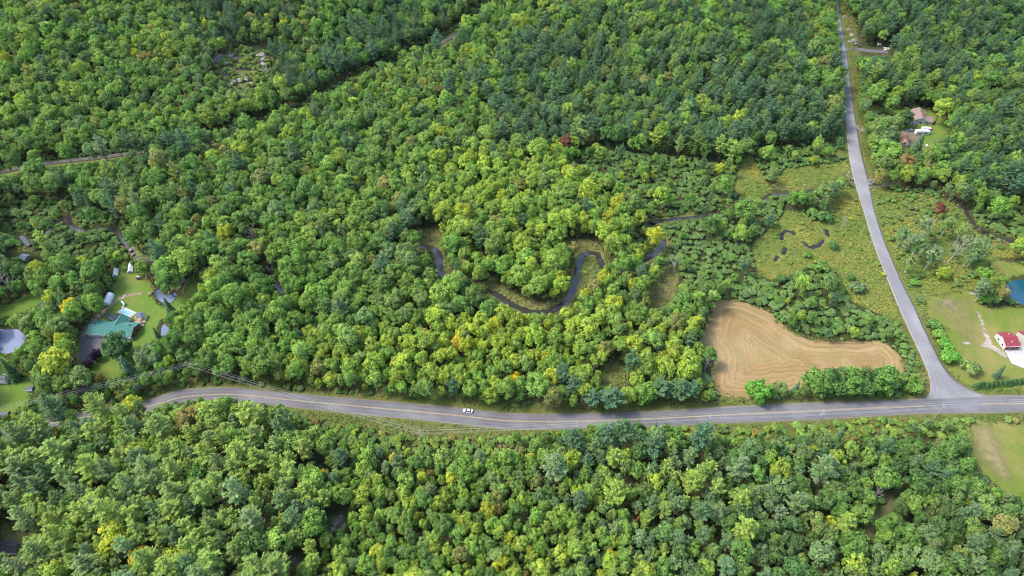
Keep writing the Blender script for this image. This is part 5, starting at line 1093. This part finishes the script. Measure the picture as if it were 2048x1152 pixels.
# red roofed garage
h4, x0, x1, y0, y1 = gable('garage', 'white garage with a red metal roof on a pale concrete pad', (2012.5, 693.6), (2041.7, 692.6), (1993, 664.8), 3.0, 1.9, 'x', 'beige', 'red_roof', .35, 'garage')
for xx in (x0+1.8, x0+4.4, x0+6.6):
    if xx < x1-.6: g = G(); g.box(xx-1.0, xx+1.0, y0+.27, y0+.33, 0, 2.3); g.o('garage_door', 'brick', h4)
for yy in (y0+2.5, y0+6): window(h4, yy, 1.2, x0+.18, 1.1, .9, 'left')
for xx, yy in ((x0+3.5, y0+D1*.2), (x0+4.5, y1-2.4)): g = G(); g.box(xx-.15, xx+.15, yy-.15, yy+.15, 3.3, 5.0); g.o('vent_pipe', 'steel', h4)
gable('house', 'red roofed house at the edge of the concrete pad', (2054, 690), (2100, 690), (2044, 662), 3.0, 2.0, 'x', 'beige', 'red_roof', .35)
car(2046, 684, 1.2, 'blue car parked between the garage and the red roofed house', 'car_blue', 4.5, 1.8, 'car', .1)
c = gp(1943, 588); r_ = thing('garden_bench', 'weathered wooden bench at the wood edge above the dry lawn', 'bench', (c[0], c[1], 0), -.5)
g = G(); [g.box(-1.1, 1.1, -.5+q, -.38+q, .42, .47) for q in (0, .16, .32, .48)]; g.o('seat', 'steel', r_); g = G(); [g.box(-1.1, 1.1, .28, .33, z, z+.14) for z in (.6, .8, 1.0)]; g.o('backrest', 'steel', r_)
for s in (-.95, .95): g = G(); g.box(s-.05, s+.05, -.45, .3, 0, .42); g.o('leg', 'wood', r_)
# left edge buildings
gable('shed', 'small shed with a pale metal roof at the edge of the left clearing', (36, 517), (50, 520), (41, 506), 2.3, .9, 'x', 'wood', 'steel', .25, 'shed')
gable('garden_shed', 'small grey roofed shed on the left lawn', (50, 781), (64, 781), (51, 772), 1.9, .9, 'x', 'beige', 'grey_roof', .2, 'shed')
gable('cottage', 'cottage with a grey roof behind the white fence on the left lawn', (-14, 763), (10, 763), (-13, 751), 2.5, 1.6, 'x', 'white', 'grey_roof', .3)
gable('house', 'dark shingle roofed house under the pines inside the road bend', (-6, 1104), (33, 1108), (2, 1080), 3.0, 2.6, 'x', 'beige', 'dark_roof', .5)
arch('storage_hut', 'long grey rounded storage hut on the left lawn near the road', (-2, 834), (22, 832), 3.2, 2.6, 'grey_roof', 'hut')
fc = [gp(8, 751), gp(28, 751), gp(23, 764)]; r_ = thing('paddock_fence', 'low white rail fence on the left lawn', 'fence', (fc[0][0], fc[0][1], 0))
for (a, b_) in zip(fc[:-1], fc[1:]):
    for z_ in (.45, .95): g = G(); g.tube([(a[0]-fc[0][0], a[1]-fc[0][1], z_), (b_[0]-fc[0][0], b_[1]-fc[0][1], z_)], .07, 4); g.o('rail', 'white', r_)
    for f in np.linspace(0, 1, 5)[:-1]: g = G(); px_ = a[0]+(b_[0]-a[0])*f-fc[0][0]; py_ = a[1]+(b_[1]-a[1])*f-fc[0][1]; g.box(px_-.07, px_+.07, py_-.07, py_+.07, -.2, 1.15); g.o('post', 'white', r_)
def boat(u, v, rz, mat, label, L=4.2, wd=.9):
    c = gp(u, v); r = thing('canoe', label, 'canoe', (c[0], c[1], .05), rz); n = 9; V = []
    for i in range(n):
        f = i/(n-1)*2-1; w_ = wd/2*(1-f**4)*.98+.02; up = .18*f**4
        V += [(f*L/2, -w_, .42+up), (f*L/2, -w_*.7, .1+up), (f*L/2, 0, 0+up), (f*L/2, w_*.7, .1+up), (f*L/2, w_, .42+up)]
    g = G(); g.add(V, [(i*5+k, (i+1)*5+k, (i+1)*5+k+1, i*5+k+1) for i in range(n-1) for k in range(4)]); g.o('hull', mat, r)
    for f in (-.25, .25): g = G(); g.box(f*L-.12, f*L+.12, -wd*.46, wd*.46, .36, .4); g.o('seat', 'wood', r)
boat(31, 631, .5, 'red', 'red canoe lying on the left clearing'); boat(34, 634, .4, 'teal', 'teal canoe lying beside the red canoe')
boat(1861, 259, .3, 'orange', 'orange canoe lying behind the camper trailer'); boat(1862, 267, -.2, 'teal', 'teal canoe lying beside the motor coach')
def ptable(u, v, rz, label, mat='wood'):
    c = gp(u, v); r = thing('picnic_table', label, 'table', (c[0], c[1], 0), rz)
    for k in range(5): g = G(); g.box(-.95, .95, -.42+.17*k, -.28+.17*k, .72, .77); g.o('top_board', mat, r)
    for s in (-1, 1): g = G(); g.box(-.95, .95, s*.75-.14, s*.75+.14, .42, .47); g.o('bench_seat', mat, r); g = G(); g.prism([(-.8, 0), (-.7, 0), (-.25, .74), (-.35, .74)], s*.7-.04, s*.7+.04, 'x'); g.prism([(.7, 0), (.8, 0), (.35, .74), (.25, .74)], s*.7-.035, s*.7+.045, 'x'); g.o('leg', mat, r)
ptable(1853, 292, .4, 'pale picnic table on the yard below the motor coach', 'white'); ptable(1861, 292, 1.2, 'brown picnic table on the yard below the motor coach', 'orange_roof'); ptable(300, 588, .3, 'wooden picnic table on the house lawn by the track')
c = gp(373, 627); t_ = thing('pump_house', 'small white pump house at the wood edge beside the house lawn', 'shed', (c[0], c[1], 0), .3); gable_parts(t_, -1.4, 1.4, -1.2, 1.2, 2.0, .8, 'x', 'white', 'tarp', .15)

# ------------------------------------------------------------------ rocks
def rockmesh(seed, flatn=.6):
    import bmesh
    r = random.Random(seed); bm = bmesh.new(); bmesh.ops.create_icosphere(bm, subdivisions=2, radius=1)
    o_ = Vector((r.random()*9, r.random()*9, r.random()*9))
    from mathutils import noise as mn
    for v_ in bm.verts:
        v_.co *= 1+.45*mn.noise(v_.co*1.3+o_)+.2*mn.noise(v_.co*3.1+o_); v_.co.z *= flatn
    me = bpy.data.meshes.new('rock'); bm.to_mesh(me); bm.free(); return me
RK = [rockmesh(k, .5) for k in range(6)]
for k in RK: k.materials.append(M['rock'])
RP = [rockmesh(20+k, .75) for k in range(4)]
for k in RP: k.materials.append(M['riprap'])
def rock(u, v, s, label, group=None, lst=RK, name='rock_outcrop', cat='rock', i=0, zf=1.):
    x_, y_ = gp(u, v); o = link(name, lst[i % len(lst)], None, (x_, y_, float(terr(np.array(x_), np.array(y_)))+.05*s), rng.random()*6); o.scale = (s, s*rng.uniform(.6, 1.1), s*rng.uniform(.5, .9)*zf); tag(o, label, cat, group)
for i, (u_, v_, s_) in enumerate([(428, 122, 3.6), (436, 114, 4), (446, 126, 4.4), (440, 120, 4.6), (462, 112, 3), (470, 118, 3), (522, 110, 4), (528, 118, 4.6), (526, 130, 4.2), (529, 140, 3.4), (468, 165, 4), (480, 160, 3.4), (492, 158, 4), (500, 168, 3), (456, 140, 2.6), (486, 135, 2.4), (505, 145, 2.4), (515, 75, 2.4), (455, 60, 2.6), (470, 35, 2.6), (505, 10, 3), (620, 70, 2)]):
    rock(u_, v_, s_, 'pinkish grey granite outcrop on the open hillside ledge', 'granite outcrops on the hillside ledge', i=i, zf=1.2)
for i, (u_, v_, s_) in enumerate([(1690, 34, 2.5), (1698, 60, 2.2), (1703, 70, 2.4), (1708, 82, 2.6), (1700, 84, 2), (1711, 88, 1.8)]): rock(u_, v_, s_, 'grey rock outcrop on the bank beside the far side road', 'rock outcrops beside the far side road', i=i, zf=1.3)
for i, (u_, v_, s_) in enumerate([(672, 1046, 1.7), (680, 1036, 1.4), (688, 1052, 1.5), (664, 1058, 1.2), (588, 1122, 1.5), (598, 1130, 1.2), (575, 1130, 1.1)]): rock(u_, v_, s_, 'pale grey bare rock slab in the opening of the young wood', 'rock slabs in the young wood', i=i)
for i in range(26):
    L_ = i % 2; u_ = (1697+rng.uniform(-4, 8)) if L_ else (1740+rng.uniform(-3, 8)); v_ = rng.uniform(345, 373) if L_ else rng.uniform(353, 378)
    rock(u_, v_, rng.uniform(.6, 1.1), 'grey riprap boulder piled at the culvert under the side road', 'riprap boulders at the culvert', RP, 'boulder', 'boulder', i)
for i, (u_, v_) in enumerate([(363, 556), (368, 560), (361, 566), (365, 563), (439, 565), (441, 568), (436, 567), (538, 540), (534, 535), (560, 585), (262, 500), (266, 508)]): rock(u_, v_, rng.uniform(.7, 1.5), 'pale boulder in the creek bed near the green roofed house', 'boulders in the creek bed', RK, 'boulder', 'boulder', i)

# ------------------------------------------------------------------ utility poles and lines
PH = 12.
def upole(u, v, label, hgt=PH, az=0., arms=True, transf=False, top=True):
    x_, y_ = gp(u, v, hgt) if top else gp(u, v); r = thing('utility_pole', label, 'pole', (x_, y_, 0), az)
    g = G(); g.tube([(0, 0, -.5), (0, 0, hgt)], [.17, .11], 8); g.o('post', 'pole_wood', r)
    if arms:
        for z_, hw in ((hgt-.35, 1.25), (hgt-1.6, 1.0)):
            g = G(); g.box(-hw, hw, -.06, .06, z_-.07, z_+.07); a = g.o('crossarm', 'pole_wood', r)
            for q in (-hw+.1, 0, hw-.1): g = G(); g.tube([(q, .0, z_+.07), (q, 0, z_+.3)], [.05, .03], 6); g.o('insulator', 'trim', a)
    if transf: g = G(); g.tube([(0, .38, hgt-3.6), (0, .38, hgt-3.5), (0, .38, hgt-2.4), (0, .38, hgt-2.3)], [.2, .26, .26, .2], 10); g.o('transformer', 'steel', r)
    return x_, y_, az
tops = [(-170, 852), (378, 727), (838, 861), (1155, 846), (1421, 831), (1648, 823), (1890, 809), (2130, 798)]
TX = [np.array(gp(u_, v_, PH)) for u_, v_ in tops]
lab = [None, 'wooden utility pole on the wood side of the road bend', 'wooden utility pole in the verge where the lines cross the road', 'utility pole among the tall pines at the road edge', 'utility pole above the broad bluish pine by the road', 'utility pole with a transformer across from the tree row', 'utility pole with twin crossarms beside the road junction', None]
az_ = []
for i in range(len(TX)):
    a = TX[max(i-1, 0)]; b_ = TX[min(i+1, len(TX)-1)]; d = (TX[i]-a)/max(1e-6, np.linalg.norm(TX[i]-a)) + (b_-TX[i])/max(1e-6, np.linalg.norm(b_-TX[i])); az_.append(math.atan2(d[1], d[0])+math.pi/2)
    if i in (0, len(TX)-1): upole(*tops[i], ('wooden utility pole beside the road left of the green roofed house' if i == 0 else 'wooden utility pole along the road past the junction'), PH, az_[i])
    else: upole(*tops[i], lab[i], PH, az_[i], True, i == 5)
for i in range(len(TX)-1):
    for off, z_ in ((-1.15, PH-.05), (0, PH-.05), (1.15, PH-.05), (-.9, PH-1.3), (.9, PH-1.3)):
        A = Vector((TX[i][0]+off*math.cos(az_[i]), TX[i][1]+off*math.sin(az_[i]), z_)); B = Vector((TX[i+1][0]+off*math.cos(az_[i+1]), TX[i+1][1]+off*math.sin(az_[i+1]), z_)); g = G()
        sag = .0085*(B-A).length
        g.tube([A.lerp(B, f)-Vector((0, 0, sag*4*f*(1-f))) for f in np.linspace(0, 1, 17)], .024, 4)
        tag(g.o('power_line', 'wire'), 'thin power line strung between utility poles %s' % ['over the left lawns', 'over the road bend', 'along the verge across from the sedan', 'past the tall roadside pines', 'opposite the mown field', 'in front of the tree row', 'across the road junction'][i], 'power line', 'power lines span %d' % (i+1))
for u_, v_, l_ in ((1738, 494, 'thin utility pole beside the side road at the wet meadow'), (1684, 347, 'thin utility pole beside the culvert on the side road'), (1722, 233, 'leaning utility pole at the lawn of the brown roofed house')):
    upole(u_, v_, l_, 8.5, .4, False, False, False)

# ------------------------------------------------------------------ thin haze
g = G(); g.box(-5200, 5200, -1700, 6200, -4, 278); m = bpy.data.materials.new('thin_haze'); m.use_nodes = True; t = m.node_tree; t.nodes.clear()
pv = t.nodes.new('ShaderNodeVolumePrincipled'); pv.inputs['Color'].default_value = (.86, .93, 1, 1); pv.inputs['Density'].default_value = HAZE; pv.inputs['Anisotropy'].default_value = .2
t.links.new(pv.outputs[0], t.nodes.new('ShaderNodeOutputMaterial').inputs['Volume'])
hz = g.o('haze', m); hz['kind'] = 'stuff'; hz['label'] = 'thin pale haze over the whole valley'; hz['category'] = 'haze'
